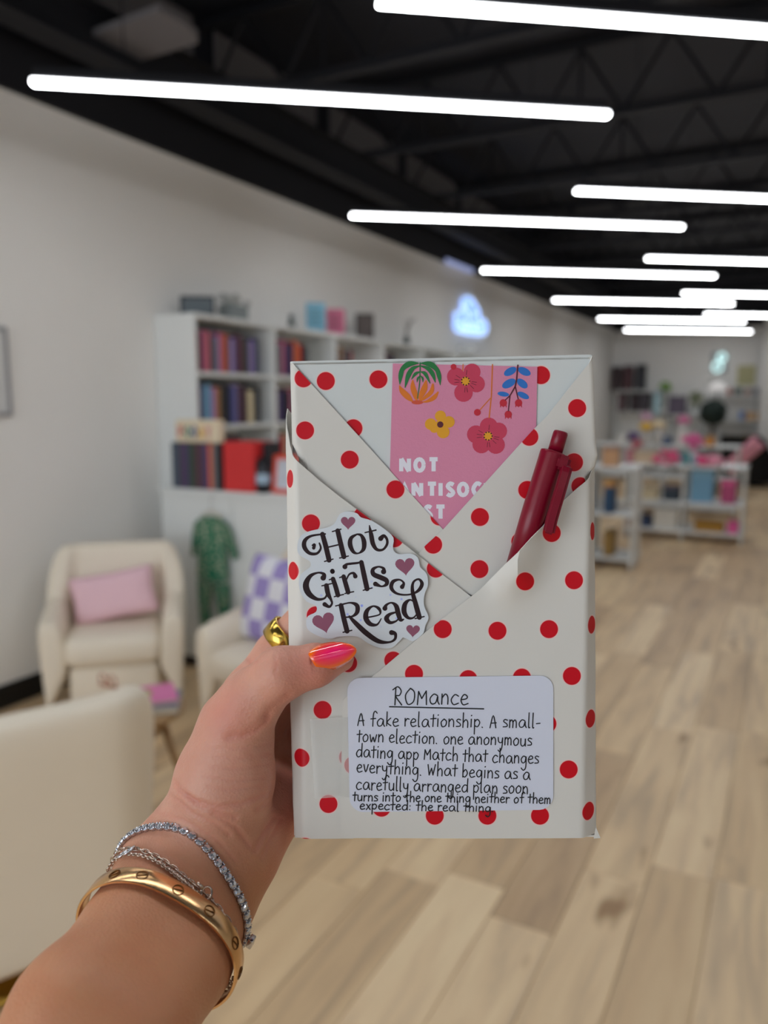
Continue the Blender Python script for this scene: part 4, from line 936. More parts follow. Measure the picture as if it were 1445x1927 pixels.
nt.links.new(nz.outputs['Fac'], cr2.inputs[0]); nt.links.new(cr2.outputs[0], mxx.inputs[0]); nt.links.new(cr.outputs[0], mxx.inputs[7]); nt.links.new(mxx.outputs[2], b.inputs['Base Color'])
b.inputs['Roughness'].default_value = .25; b.inputs['Coat Weight'].default_value = .6
ST = slab('sticker', so, ZS, .0003, m_sticker, BK, 'white die-cut sticker with dark serif lettering')
m_brown = mat('sticker_ink', (44, 28, 32), .6, spec=.25); m_mauve = mat('sticker_heart', (148, 84, 108), .6)
LT = {'H': [[(362, 366, 26), (368, 340, 20), (352, 346, 12)], [(405, 330, 12), (415, 370, 16), (385, 408, 20), (330, 405, 26), (292, 360, 34), (296, 310, 30), (345, 275, 18), (450, 260, 12)], [(428, 262, 36), (455, 360, 38), (478, 458, 38)], [(444, 468, 10), (508, 450, 10)], [(543, 236, 36), (566, 335, 38), (590, 432, 38)], [(503, 242, 10), (568, 224, 10)], [(558, 442, 10), (624, 427, 10)], [(455, 364, 12), (565, 338, 12)]],
 'o': [[(690, 262, 12), (646, 290, 28), (637, 340, 36), (662, 395, 26), (700, 406, 12), (738, 375, 30), (742, 318, 36), (722, 272, 24), (690, 262, 12)]],
 't': [[(783, 196, 8), (788, 225, 20), (797, 270, 34), (810, 335, 34), (840, 378, 24), (885, 378, 18), (915, 340, 20), (915, 300, 20), (892, 274, 24), (868, 295, 38)], [(750, 250, 10), (832, 231, 12)]],
 'G': [[(434, 592, 42), (440, 565, 26), (395, 553, 14), (335, 580, 30), (303, 645, 46), (325, 710, 44), (385, 752, 26), (440, 748, 16), (462, 720, 16)], [(424, 652, 10), (510, 632, 10)], [(458, 650, 36), (470, 710, 36), (492, 755, 20), (500, 785, 16), (480, 810, 20), (445, 792, 34)]],
 'i': [[(503, 541, 36), (504, 544, 36)], [(508, 600, 34), (528, 660, 36), (545, 722, 36)], [(480, 606, 10), (512, 596, 12)], [(518, 734, 10), (588, 717, 10)]],
 'r': [[(588, 582, 34), (606, 645, 36), (622, 700, 36)], [(558, 590, 10), (592, 578, 12)], [(598, 710, 10), (664, 696, 10)], [(608, 610, 10), (630, 566, 14), (662, 556, 20), (676, 580, 34)]],
 'l': [[(598, 508, 38), (612, 490, 20), (650, 484, 18), (700, 478, 16), (728, 466, 10)], [(722, 474, 34), (742, 570, 38), (765, 674, 38)], [(736, 686, 10), (803, 668, 10)]],
 's': [[(890, 545, 40), (888, 520, 22), (850, 508, 14), (810, 528, 28), (815, 565, 36), (870, 590, 38), (910, 610, 36), (912, 640, 28), (875, 656, 14), (828, 638, 36)]],
 'd': [[(1030, 660, 34), (1042, 630, 18), (1010, 606, 14), (962, 620, 28), (948, 665, 30), (980, 705, 20), (1040, 720, 14), (1110, 712, 14), (1160, 680, 26), (1180, 635, 28), (1155, 602, 16), (1115, 625, 18), (1108, 690, 28), (1135, 800, 38), (1160, 890, 38)], [(1128, 900, 10), (1196, 884, 10)], [(1130, 782, 12), (1090, 758, 14), (1052, 790, 34), (1045, 850, 38), (1075, 893, 24), (1115, 893, 14), (1145, 860, 10)]],
 'R': [[(568, 800, 36), (590, 900, 38), (614, 994, 38)], [(528, 804, 10), (600, 785, 10)], [(584, 1003, 10), (650, 988, 10)], [(580, 792, 12), (640, 780, 14), (688, 800, 32), (690, 850, 32), (655, 882, 16), (600, 890, 12)], [(632, 884, 18), (680, 935, 34), (760, 1010, 40), (850, 1070, 34), (930, 1078, 16), (975, 1055, 20), (978, 1015, 26), (950, 1005, 38)]],
 'e': [[(748, 892, 12), (800, 885, 12), (862, 866, 12), (855, 825, 24), (810, 806, 14), (765, 840, 32), (756, 895, 40), (788, 940, 34), (840, 945, 16), (872, 900, 8)]],
 'a': [[(900, 822, 38), (912, 796, 20), (950, 780, 14), (985, 805, 34), (1000, 860, 38), (1018, 908, 30), (1042, 905, 10)], [(988, 850, 12), (935, 868, 24), (912, 900, 38), (940, 930, 26), (985, 918, 14), (1005, 895, 10)]]}
for ch_, sts in LT.items():
    t = B()
    for i, st in enumerate(sts):
        ribbon(t, [cc3(p) for p in (smooth_path(st, 6) if len(st) > 2 else st)], lambda x, y, i=i: zsl(x, y) + i * 1e-5, round_=True)
    flat('lettering', t, m_brown, ST, 'dark brown retro serif letter ' + ch_)
def heart(bm, cx_, cy_, s_, z, rot=0):
    pts = []
    for k in range(28):
        a = k * 2 * math.pi / 28; x = 16 * math.sin(a) ** 3; y = -(13 * math.cos(a) - 5 * math.cos(2 * a) - 2 * math.cos(3 * a) - math.cos(4 * a)); x, y = x * s_ / 32, y * s_ / 32
        pts.append((cx_ + x * math.cos(rot) - y * math.sin(rot), cy_ + x * math.sin(rot) + y * math.cos(rot)))
    poly(bm, pts, z)
for x, y, s_, ro in ((622, 172, 110, .0), (1052, 500, 146, -.1), (438, 925, 168, -.25), (1112, 988, 104, .05)):
    t = B(); q = cc3((x, y)); heart(t, q[0], q[1], s_ / 4.014, zsl, ro); flat('heart', t, m_mauve, ST)
# ---- bookmark card tucked in
BM_ = bthing('bookmark', 'pink floral bookmark card tucked under the paper flaps, lettered in white', 'bookmark')
def flatB(name, bm, m, label=None): return flat(name, bm, m, BM_, label)
slab('card', [(739, 684), (1011, 690), (1005, 1020), (730, 1020)], .0006, .0003, mat('card_pink', (222, 140, 170), .6, bump=.1, bscale=900), BM_)
ZB = .00068
def c1(x, y): return 500 + x / 4.014, 640 + y / 4.014
def c2(x, y): return 800 + x / 4.014, 640 + y / 4.014
m_or = mat('art_orange', (226, 122, 30), .6); m_gr = mat('art_green', (34, 122, 62), .6); m_ye = mat('art_yellow', (232, 164, 34), .6); m_pk = mat('art_rose', (205, 62, 92), .6); m_bl = mat('art_blue', (44, 116, 200), .6); m_dk = mat('art_maroon', (92, 28, 44), .6); m_rd = mat('art_red', (200, 36, 56), .6)
g = B()
for pts in ([(1150, 175, 10), (1085, 180, 42), (1035, 215, 34), (1018, 270, 34), (1012, 335, 4)], [(1160, 195, 8), (1110, 215, 30), (1075, 270, 36), (1052, 357, 6)], [(1165, 240, 8), (1130, 255, 24), (1100, 297, 4)], [(1165, 270, 6), (1148, 290, 16), (1142, 318, 3)], [(1175, 175, 10), (1240, 182, 42), (1290, 220, 34), (1310, 275, 32), (1318, 340, 4)], [(1170, 195, 8), (1225, 215, 30), (1262, 260, 32), (1280, 320, 4)], [(1172, 240, 8), (1205, 255, 28), (1240, 325, 6)], [(1170, 270, 6), (1185, 290, 16), (1186, 318, 3)], [(1166, 172, 9), (1162, 320, 8), (1145, 440, 5)]):
    pp = [c1(x, y) + (w_ / 4.014,) for x, y, w_ in smooth_path(pts, 4)]; ribbon(g, pp, ZB + .00012)
flatB('printed_leaves', g, m_gr)
g = B()
for pts in ([(1010, 345, 8), (1030, 385, 40), (1075, 430, 44), (1110, 465, 10)], [(1110, 305, 10), (1112, 360, 40), (1135, 430, 36), (1140, 455, 10)], [(1210, 310, 14), (1198, 365, 46), (1170, 425, 34), (1165, 455, 10)], [(1262, 335, 16), (1250, 390, 34), (1195, 440, 22), (1170, 458, 8)], [(1300, 395, 14), (1270, 435, 34), (1220, 462, 20), (1180, 468, 6)]):
    ribbon(g, [c1(x, y) + (w_ / 4.014,) for x, y, w_ in smooth_path(pts, 4)], ZB + .00004)
flatB('printed_petals', g, m_or)
g = B(); q = c1(1145, 470); disc(g, q[0], q[1], 11, ZB + .00008, 4); flatB('printed_petals', g, mat('art_coral', (214, 84, 56), .6))
def flower(cx_, cy_, r, petals, m, z=ZB, dots=True):
    g = B()
    for a, rr_, ps in petals: disc(g, cx_ + rr_ * math.cos(a), cy_ + rr_ * math.sin(a), ps, z + .00001 * len(g.faces), n=18)
    disc(g, cx_, cy_, r * .75, z + .00006, n=18); flatB('printed_petals', g, m)
fx, fy = c2(305, 310); flower(fx, fy, 22, [(-2.8 + .1, 20, 17), (-.95, 21, 16), (.25, 21, 16), (1.75, 22, 17.5)], m_pk)
f2 = c2(475, 725); flower(f2[0], f2[1], 23, [(-3.0, 23, 17), (-1.5, 18, 17), (-.45, 22, 16), (.85, 22, 17), (2.25, 20, 17)], m_pk)
f3 = c1(1318, 638); flower(f3[0], f3[1], 12, [(-3.1, 18, 11), (-1.55, 16, 10.5), (-.3, 17, 11), (1.2, 15, 12), (2.6, 13, 9)], m_ye)
g = B(); disc(g, f3[0], f3[1], 6, ZB + .0001); flatB('printed_center', g, m_dk)
for q in ((fx, fy), f2): g = B(); disc(g, q[0], q[1], 8.5, ZB + .0001); flatB('printed_center', g, m_ye)
g = B()
for (x, y) in ((fx, fy), f2):
    for k in range(9): disc(g, x + 7.5 * math.cos(k * .7), y + 7.5 * math.sin(k * .7), 1.5, ZB + .00013)
    for a in (-1.45, .1, .35, 1.4, 1.65, 3.0, 3.3, -2.6, .75): 
        ribbon(g, [(x + 12 * math.cos(a), y + 12 * math.sin(a), .9), (x + 21 * math.cos(a), y + 21 * math.sin(a), .8)], ZB + .00013)
flatB('printed_stamens', g, m_dk)
g = B(); q = lambda *p: [c2(x, y) + (w_,) for x, y, w_ in p]
ribbon(g, q((508, 185, 2.4), (500, 420, 2.4), (483, 585, 2.4)), ZB + .00002); ribbon(g, q((492, 440, 2), (415, 525, 2)), ZB + .00003); ribbon(g, q((286, 183, 1.8), (284, 230, 1.8)), ZB + .00002)
flatB('printed_stems', g, mat('art_stem', (222, 118, 44), .6))
g = B(); a_ = c2(394, 546); disc(g, a_[0], a_[1], 6.5, ZB + .00006); a_ = c2(214, 202); disc(g, a_[0], a_[1], 5.5, ZB + .00006)
for x, y in ((590, 478), (705, 478), (627, 565)):
    a_ = c2(x, y); disc(g, a_[0], a_[1] - 1, 7, ZB + .00006)
    for k in (-1, 0, 1): ribbon(g, [(a_[0] + k * 4.5, a_[1], 3.2), (a_[0] + k * 5.5, a_[1] + 7, 1.2)], ZB + .00007)
flatB('printed_berries', g, m_rd)
g = B()
for x, y, rx, ry, ro in ((642, 237, 13, 7, -.5), (748, 237, 13, 7, .45), (632, 328, 14, 7.5, -.5), (733, 328, 12, 7, .7), (590, 408, 11, 4.5, .15), (740, 418, 12, 5.5, .45)):
    a_ = c2(x, y); disc(g, a_[0], a_[1], rx, ZB + .00003, ry, 18, ro)
flatB('printed_leaves', g, m_bl)
g = B(); ribbon(g, q((700, 190, 3), (690, 300, 2.8), (680, 350, 2.6)), ZB + .0001); ribbon(g, q((680, 350, 2.6), (640, 420, 2.2), (605, 452, 2)), ZB + .0001); ribbon(g, q((680, 350, 2.4), (702, 445, 2)), ZB + .0001); ribbon(g, q((640, 420, 2.2), (628, 535, 2)), ZB + .0001)
flatB('printed_stems', g, m_dk)
BLK = {'N': [[(0, 0), (0, 1)], [(0, 1), (.7, 0)], [(.7, 0), (.7, 1)]], 'O': [[(.4 + .38 * math.cos(a), .5 + .45 * math.sin(a)) for a in [k * math.pi / 8 for k in range(17)]]], 'T': [[(0, .95), (.75, .95)], [(.38, .95), (.38, 0)]], 'A': [[(0, 0), (.4, 1), (.8, 0)], [(.18, .35), (.62, .35)]], 'I': [[(0, 0), (0, 1)]],
 'S': [[(.6, .85), (.3, .97), (.06, .74), (.33, .5), (.58, .24), (.3, .02), (.02, .15)]], 'C': [[(.7, .85), (.35, .98), (.02, .5), (.35, .02), (.7, .15)]], 'L': [[(0, 1), (0, 0), (.5, 0)]], 'J': [[(.4, 1), (.4, .25), (.2, 0), (-.02, .1)]], 'U': [[(0, 1), (0, .3), (.3, 0), (.6, .3), (.6, 1)]]}
m_wt = mat('white_print', (238, 236, 246), .5)
def block(s_, x, y, h, adv, wd):
    for c in s_:
        g = B()
        for i, st in enumerate(BLK[c]):
            pp = [(x + u * h * .86, y - v * h) for u, v in st]; pp = smooth_path(pp, 3) if c in 'SCJU' else pp
            for j in range(1) : ribbon(g, [(u, v, wd) for u, v in pp], ZB + .00001 * i, round_=False)
        flatB('lettering', g, m_wt, 'white block letter ' + c); x += adv[c]
adv = {'N': 26, 'O': 27, 'T': 23, 'A': 25, 'I': 9, 'S': 21, 'C': 24, 'L': 17, 'J': 20, 'U': 24}
block('NOT', 755, 887, 24, adv, 8); block('ANTISOCIAL', 753, 933, 24, {**adv, 'N': 27, 'T': 24, 'I': 12, 'S': 22}, 8); block('JUST', 755, 976, 24, {**adv, 'J': 22, 'U': 22, 'S': 22}, 8)
# ---- pen
PN = bthing('pen', 'dark red click pen tucked under the right paper flap', 'pen')
m_pen = mat('pen_red', (124, 4, 34), .3, spec=.35)
def seg(bm, a, b_, ra, rb_, za, zb, n=20, steps=1):
    A = bl(*a, za); C_ = bl(*b_, zb); s = D0 / F; prof = [A, C_]
    tube(bm, prof, [ra * s, rb_ * s], n)
t = B(); ZP = .0076; s_px = D0 / F
pen_a, pen_b = (1041, 850), (972, 1072)
pts = []; rad = []
for k, (f_, rr_) in enumerate(((0, 21.5), (.004, 23.4), (.02, 24), (.5, 24), (1, 22))):
    pts.append(bl(pen_a[0] + (pen_b[0] - pen_a[0]) * f_, pen_a[1] + (pen_b[1] - pen_a[1]) * f_, ZP - .0012 * f_)); rad.append(rr_ * s_px * (D0 - ZP) / D0)
tube(t, pts, rad, 28); obj('barrel', t, m_pen, PN, smooth=True)
t = B(); pts = [bl(1044, 851, ZP), bl(1054.5, 816, ZP), bl(1055.5, 812.5, ZP)]; tube(t, pts, [13.6 * s_px, 13.6 * s_px, 12.4 * s_px], 24); obj('button', t, m_pen, PN, smooth=True)
# clip: block joined to the barrel top, then a flat bar running down over the flap
def bar(bm, pts, half, z0s, th):
    prev = None
    for (x, y), z0 in zip(pts, z0s):
        dx, dy = -.3, .953; nx, ny = dy * half, -dx * half
        q = [bl(x - nx, y - ny, z0), bl(x + nx, y + ny, z0), bl(x + nx, y + ny, z0 + th), bl(x - nx, y - ny, z0 + th)]
        vs = [bm.verts.new(p) for p in q]
        if prev: [bm.faces.new((prev[k], prev[(k + 1) % 4], vs[(k + 1) % 4], vs[k])) for k in range(4)]
        else: bm.faces.new(vs)
        prev = vs
    bm.faces.new(prev[::-1]); bmesh.ops.recalc_face_normals(bm, faces=bm.faces)
t = B(); bar(t, [(1068, 874), (1064, 888), (1055, 920), (1046, 950), (1038, 978), (1033, 1000), (1031.5, 1005)], 11.5, [.0118, .0128, .0134, .0134, .0130, .0124, .012], .0026)
bmesh.ops.bevel(t, geom=[e_ for e_ in t.edges if e_.is_manifold and e_.calc_face_angle() > .7], offset=.0011, segments=3, affect='EDGES'); obj('clip', t, m_pen, PN, smooth=False)
t = B(); bar(t, [(1064, 857), (1061, 868), (1056, 885)], 13, [.006, .006, .006], .0078); bmesh.ops.bevel(t, geom=t.edges[:], offset=.0012, segments=2, affect='EDGES'); obj('clip_mount', t, m_pen, PN)
# ================================================================ the person's left forearm and hand
def CP(px, py, d): return np.array([(px - CX) / F * d, -(py - CY) / F * d, -d])
H = .00105
lo = np.array([-.27, -.40, -.425]); hi = np.array([.03, -.035, -.075])
dims = np.ceil((hi - lo) / H).astype(int)
def grid_field(): return np.full(dims, 1.0, np.float32)
def cone_into(fld, a, b, ra, rb_, k):
    a = np.array(a); b = np.array(b); m = max(ra, rb_) + max(k, .006) + .004
    i0 = np.maximum(((np.minimum(a, b) - m - lo) / H).astype(int), 0); i1 = np.minimum(((np.maximum(a, b) + m - lo) / H).astype(int) + 1, dims)
    if (i1 <= i0).any(): return
    ax = [(lo[q] + H * np.arange(i0[q], i1[q])).astype(np.float32) for q in range(3)]
    X, Y, Z = ax[0][:, None, None] - a[0], ax[1][None, :, None] - a[1], ax[2][None, None, :] - a[2]
    d = b - a; L2 = max(float(d @ d), 1e-12); tt = np.clip((X * d[0] + Y * d[1] + Z * d[2]) / L2, 0, 1)
    D = np.sqrt((X - tt * d[0]) ** 2 + (Y - tt * d[1]) ** 2 + (Z - tt * d[2]) ** 2) - (ra + (rb_ - ra) * tt)
    s = tuple(slice(i0[q], i1[q]) for q in range(3)); f0 = fld[s]
    h = np.clip(.5 + .5 * (f0 - D) / k, 0, 1); fld[s] = f0 * (1 - h) + D * h - k * h * (1 - h)
fld = grid_field()
W1, W2, W3 = CP(352, 1664, .335), CP(296, 1778, .305), CP(186, 1935, .265)
ax_ = (W1 - W2) / np.linalg.norm(W1 - W2)
def pair(fld, a, b, off_a, off_b, ra, rb_, k, d=(.86, -.5, .05)):
    d = np.array(d) / np.linalg.norm(d)
    for s in (-1, 1): cone_into(fld, a + d * off_a * s, b + d * off_b * s, ra, rb_, k)
pair(fld, np.array([-.172, -.40, -.10]), W3, .008, .0085, .029, .0222, .008)
pair(fld, W3, W2, .0085, .0085, .0222, .0215, .008)
pair(fld, W2, W1, .0085, .009, .0215, .0205, .008)
pair(fld, W1, CP(402, 1588, .344), .009, .0085, .0205, .0195, .012)
K = .010
cone_into(fld, CP(398, 1585, .342), CP(424, 1462, .338), .0205, .0192, .014)
cone_into(fld, CP(424, 1462, .338), CP(444, 1365, .334), .0192, .0143, .012)
cone_into(fld, CP(444, 1365, .334), CP(472, 1318, .3300), .0143, .0122, .008)
cone_into(fld, CP(472, 1318, .3300), CP(528, 1268, .3235), .0122, .0109, .006)
cone_into(fld, CP(528, 1268, .3235), CP(596, 1251, .3262), .0109, .0088, .004)
cone_into(fld, CP(596, 1251, .3262), CP(642, 1240, .3292), .0088, .0056, .003)
# palm: metacarpals and the heel
mcp = {'index': (468, 1302, .386, .0112), 'middle': (492, 1372, .397, .0118), 'ring': (512, 1434, .398, .0112), 'pinky': (526, 1496, .393, .0102)}
for v in mcp.values(): cone_into(fld, CP(408, 1585, .352), CP(*v[:3]), .017, v[3], .012)
cone_into(fld, CP(450, 1585, .352), CP(528, 1505, .372), .0185, .0150, .012)
cone_into(fld, CP(446, 1372, .345), CP(470, 1318, .378), .0135, .0105, .010)
# fingers curled behind the book
fings = [[(468, 1302, .386, .0112), (514, 1226, .3865, .0092), (580, 1154, .3835, .0084), (680, 1128, .3800, .0074), (735, 1132, .3775, .0060)],
         [(492, 1372, .397, .0118), (566, 1300, .3905, .0094), (668, 1262, .3835, .0084), (745, 1255, .3785, .0066)],
         [(512, 1434, .398, .0112), (580, 1380, .3905, .0090), (672, 1352, .3828, .0080), (745, 1346, .3780, .0063)],
         [(526, 1496, .393, .0102), (590, 1462, .3872, .0080), (658, 1442, .3815, .0070), (712, 1438, .3772, .0056)]]
hand2 = grid_field()
for fg in fings:
    one = grid_field() if False else hand2
    for p, q in zip(fg, fg[1:]): cone_into(one, CP(*p[:3]), CP(*q[:3]), p[3], q[3], .0018)
kk = .006; h = np.clip(.5 + .5 * (fld - hand2) / kk, 0, 1); fld = fld * (1 - h) + hand2 * h - kk * h * (1 - h); del hand2
# surface nets
def surface_nets(f):
    s = f < 0; n = f.shape
    occ = np.zeros((n[0] - 1, n[1] - 1, n[2] - 1), np.int8); 
    for dx in (0, 1):
        for dy in (0, 1):
            for dz in (0, 1): occ += s[dx:n[0] - 1 + dx, dy:n[1] - 1 + dy, dz:n[2] - 1 + dz]
    cells = np.argwhere((occ > 0) & (occ < 8)); idx = np.full(occ.shape, -1, np.int32); idx[tuple(cells.T)] = np.arange(len(cells))
    acc = np.zeros((len(cells), 3)); cnt = np.zeros(len(cells))
    corners = [(x, y, z) for x in (0, 1) for y in (0, 1) for z in (0, 1)]
    for c in corners:
        for a in range(3):
            if c[a]: continue
            e = list(c); e[a] = 1
            v0 = f[cells[:, 0] + c[0], cells[:, 1] + c[1], cells[:, 2] + c[2]]; v1 = f[cells[:, 0] + e[0], cells[:, 1] + e[1], cells[:, 2] + e[2]]
            m = (v0 < 0) != (v1 < 0); t_ = np.where(m, v0 / np.where(m, v0 - v1, 1), 0)
            p = np.array(c, float)[None, :].repeat(len(cells), 0); p[:, a] += t_; acc[m] += p[m]; cnt[m] += 1
    V = cells + acc / cnt[:, None]; faces = []
    for a in range(3):
        b, c = (a + 1) % 3, (a + 2) % 3
        s0 = [slice(None)] * 3; s1 = [slice(None)] * 3; s0[a] = slice(0, -1); s1[a] = slice(1, None)
        ch = s[tuple(s0)] != s[tuple(s1)]; E = np.argwhere(ch); E = E[(E[:, b] > 0) & (E[:, c] > 0) & (E[:, b] < n[b] - 1) & (E[:, c] < n[c] - 1)]
        q = []
        for db, dc in ((-1, -1), (0, -1), (0, 0), (-1, 0)):
            g = E.copy(); g[:, b] += db; g[:, c] += dc; q.append(idx[tuple(g.T)])
        q = np.stack(q, 1); inside = s[tuple(E.T)]; q[~inside] = q[~inside][:, ::-1]; faces.append(q)
    return V * H + lo, np.concatenate(faces)
V, Fc = surface_nets(fld); del fld
Fc = Fc[(Fc >= 0).all(1)]
# one relaxation pass for an even skin
for _ in range(3):
    acc = np.zeros_like(V); cnt = np.zeros(len(V))
    for a, b_ in ((0, 1), (1, 2), (2, 3), (3, 0)):
        np.add.at(acc, Fc[:, a], V[Fc[:, b_]]); np.add.at(acc, Fc[:, b_], V[Fc[:, a]]); np.add.at(cnt, Fc[:, a], 1); np.add.at(cnt, Fc[:, b_], 1)
    V = V * .4 + .6 * acc / np.maximum(cnt, 1)[:, None]
me = bpy.data.meshes.new('arm_raw'); me.from_pydata(V.tolist(), [], Fc.tolist()); me.validate()
ob = bpy.data.objects.new('person', me); COL.objects.link(ob)
md = ob.modifiers.new('s', 'SUBSURF'); md.levels = 1; md.render_levels = 1
dg = bpy.context.evaluated_depsgraph_get(); me2 = bpy.data.meshes.new_from_object(ob.evaluated_get(dg)); ob.modifiers.clear(); ob.data = me2; me2.name = 'arm'
n = len(me2.vertices); co = np.empty(n * 3); me2.vertices.foreach_get('co', co); co = co.reshape(-1, 3); nr = np.empty(n * 3); me2.vertices.foreach_get('normal', nr); nr = nr.reshape(-1, 3)
px = CX + F * co[:, 0] / -co[:, 2]; py = CY - F * co[:, 1] / -co[:, 2]
front = np.clip(-(nr * (co / np.linalg.norm(co, axis=1)[:, None])).sum(1) * 2.2, 0, 1)
def pl_dist(pts):
    best = np.full(n, 1e9)
    for (x0, y0), (x1, y1) in zip(pts, pts[1:]):
        dx, dy = x1 - x0, y1 - y0; t_ = np.clip(((px - x0) * dx + (py - y0) * dy) / (dx * dx + dy * dy), 0, 1)
        best = np.minimum(best, np.hypot(px - x0 - t_ * dx, py - y0 - t_ * dy))
    return best
disp = np.zeros(n); tone = np.zeros(n)
z6 = lambda p: (280 + p[0] / 3.44, 1120 + p[1] / 3.44)
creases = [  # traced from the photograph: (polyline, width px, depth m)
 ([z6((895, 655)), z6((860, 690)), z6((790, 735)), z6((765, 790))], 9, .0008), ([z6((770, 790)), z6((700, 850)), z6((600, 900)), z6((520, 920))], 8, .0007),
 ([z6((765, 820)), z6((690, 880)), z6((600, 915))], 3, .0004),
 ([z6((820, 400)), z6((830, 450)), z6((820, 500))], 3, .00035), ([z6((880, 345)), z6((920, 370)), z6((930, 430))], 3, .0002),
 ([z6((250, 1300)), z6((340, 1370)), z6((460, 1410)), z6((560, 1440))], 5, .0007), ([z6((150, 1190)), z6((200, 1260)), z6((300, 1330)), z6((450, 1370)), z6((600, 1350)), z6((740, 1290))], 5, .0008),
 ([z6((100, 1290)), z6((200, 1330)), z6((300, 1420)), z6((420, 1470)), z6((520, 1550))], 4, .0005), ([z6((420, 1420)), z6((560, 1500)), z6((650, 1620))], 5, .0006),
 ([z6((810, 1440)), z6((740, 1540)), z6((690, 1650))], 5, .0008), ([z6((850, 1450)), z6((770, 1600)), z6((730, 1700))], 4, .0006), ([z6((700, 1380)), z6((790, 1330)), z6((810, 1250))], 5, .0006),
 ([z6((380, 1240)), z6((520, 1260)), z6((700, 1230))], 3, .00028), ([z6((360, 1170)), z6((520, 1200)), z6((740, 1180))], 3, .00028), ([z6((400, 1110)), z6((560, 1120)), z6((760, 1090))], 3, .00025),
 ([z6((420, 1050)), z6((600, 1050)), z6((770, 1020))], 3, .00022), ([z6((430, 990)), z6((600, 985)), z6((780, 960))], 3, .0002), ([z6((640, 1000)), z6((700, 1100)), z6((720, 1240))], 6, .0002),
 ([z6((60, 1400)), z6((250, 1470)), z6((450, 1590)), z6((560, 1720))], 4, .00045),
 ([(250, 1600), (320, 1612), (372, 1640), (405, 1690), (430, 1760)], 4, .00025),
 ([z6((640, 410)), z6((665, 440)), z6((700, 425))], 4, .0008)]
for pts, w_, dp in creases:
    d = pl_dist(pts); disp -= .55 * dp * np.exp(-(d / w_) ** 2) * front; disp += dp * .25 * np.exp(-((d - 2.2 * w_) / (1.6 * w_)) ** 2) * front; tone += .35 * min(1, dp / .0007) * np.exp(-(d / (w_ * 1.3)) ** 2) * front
# swelling of the pad under the thumb joint and at its knuckle
def bump_at(x, y, r, a): return a * np.exp(-((px - x) ** 2 + (py - y) ** 2) / r ** 2) * front
disp += bump_at(590, 1280, 30, .0010) + bump_at(520, 1250, 22, .0006) + bump_at(480, 1440, 40, .001) - bump_at(560, 1290, 14, .0003)
near_nail = pl_dist([(600, 1240), (650, 1228)]); disp -= .0006 * np.exp(-(near_nail / 22) ** 4) * front * (px > 585)
co += nr * disp[:, None]; me2.vertices.foreach_set('co', co.ravel())
# natural skin tone: warmer over the thumb and fingertips, paler palm, tanned forearm
def smo(e0, e1, x): t_ = np.clip((x - e0) / (e1 - e0), 0, 1); return t_ * t_ * (3 - 2 * t_)
tan_ = np.array(lin((197, 138, 101))); palm = np.array(lin((212, 158, 136))); rosy = np.array(lin((214, 136, 118)))
f1 = smo(1700, 1480, py)[:, None]; cbase = tan_ * (1 - f1) + palm * f1
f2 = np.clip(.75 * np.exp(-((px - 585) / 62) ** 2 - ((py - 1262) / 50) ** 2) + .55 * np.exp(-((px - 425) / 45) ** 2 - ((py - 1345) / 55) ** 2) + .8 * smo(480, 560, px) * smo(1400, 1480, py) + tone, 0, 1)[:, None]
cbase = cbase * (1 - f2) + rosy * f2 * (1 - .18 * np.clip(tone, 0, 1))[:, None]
ca = me2.color_attributes.new('tone', 'FLOAT_COLOR', 'POINT'); ca.data.foreach_set('color', np.concatenate([cbase, np.ones((n, 1))], 1).ravel())
me2.polygons.foreach_set('use_smooth', [True] * len(me2.polygons)); me2.update()
ms = bpy.data.materials.new('skin'); ms.use_nodes = True; nt = ms.node_tree; b = nt.nodes['Principled BSDF']
at = nt.nodes.new('ShaderNodeAttribute'); at.attribute_name = 'tone'; tc = nt.nodes.new('ShaderNodeTexCoord')
nz = nt.nodes.new('ShaderNodeTexNoise'); nz.inputs['Scale'].default_value = 70; nz.inputs['Detail'].default_value = 4; nt.links.new(tc.outputs['Object'], nz.inputs['Vector'])
hs = nt.nodes.new('ShaderNodeMix'); hs.data_type = 'RGBA'; hs.blend_type = 'MULTIPLY'; hs.inputs[0].default_value = .22
rp = nt.nodes.new('ShaderNodeValToRGB'); rp.color_ramp.elements[0].position = .35; rp.color_ramp.elements[0].color = (.78, .5, .45, 1); rp.color_ramp.elements[1].position = .65; rp.color_ramp.elements[1].color = (1, 1, 1, 1)
nt.links.new(nz.outputs['Fac'], rp.inputs[0]); nt.links.new(at.outputs['Color'], hs.inputs[6]); nt.links.new(rp.outputs[0], hs.inputs[7]); nt.links.new(hs.outputs[2], b.inputs['Base Color'])
b.inputs['Subsurface Weight'].default_value = .25; b.inputs['Subsurface Radius'].default_value = (.006, .002, .001); b.inputs['Subsurface Scale'].default_value = 1.0
b.inputs['Roughness'].default_value = .48; b.inputs['Specular IOR Level'].default_value = .4
vo = nt.nodes.new('ShaderNodeTexVoronoi'); vo.inputs['Scale'].default_value = 900; nt.links.new(tc.outputs['Object'], vo.inputs['Vector'])
n3 = nt.nodes.new('ShaderNodeTexNoise'); n3.inputs['Scale'].default_value = 350; n3.inputs['Detail'].default_value = 3; nt.links.new(tc.outputs['Object'], n3.inputs['Vector'])
ad = nt.nodes.new('ShaderNodeMath'); nt.links.new(vo.outputs['Distance'], ad.inputs[0]); nt.links.new(n3.outputs['Fac'], ad.inputs[1])
bp = nt.nodes.new('ShaderNodeBump'); bp.inputs['Strength'].default_value = .35; bp.inputs['Distance'].default_value = .0004; nt.links.new(ad.outputs[0], bp.inputs['Height']); nt.links.new(bp.outputs['Normal'], b.inputs['Normal'])
me2.materials.append(ms)
ob.matrix_world = CAMM
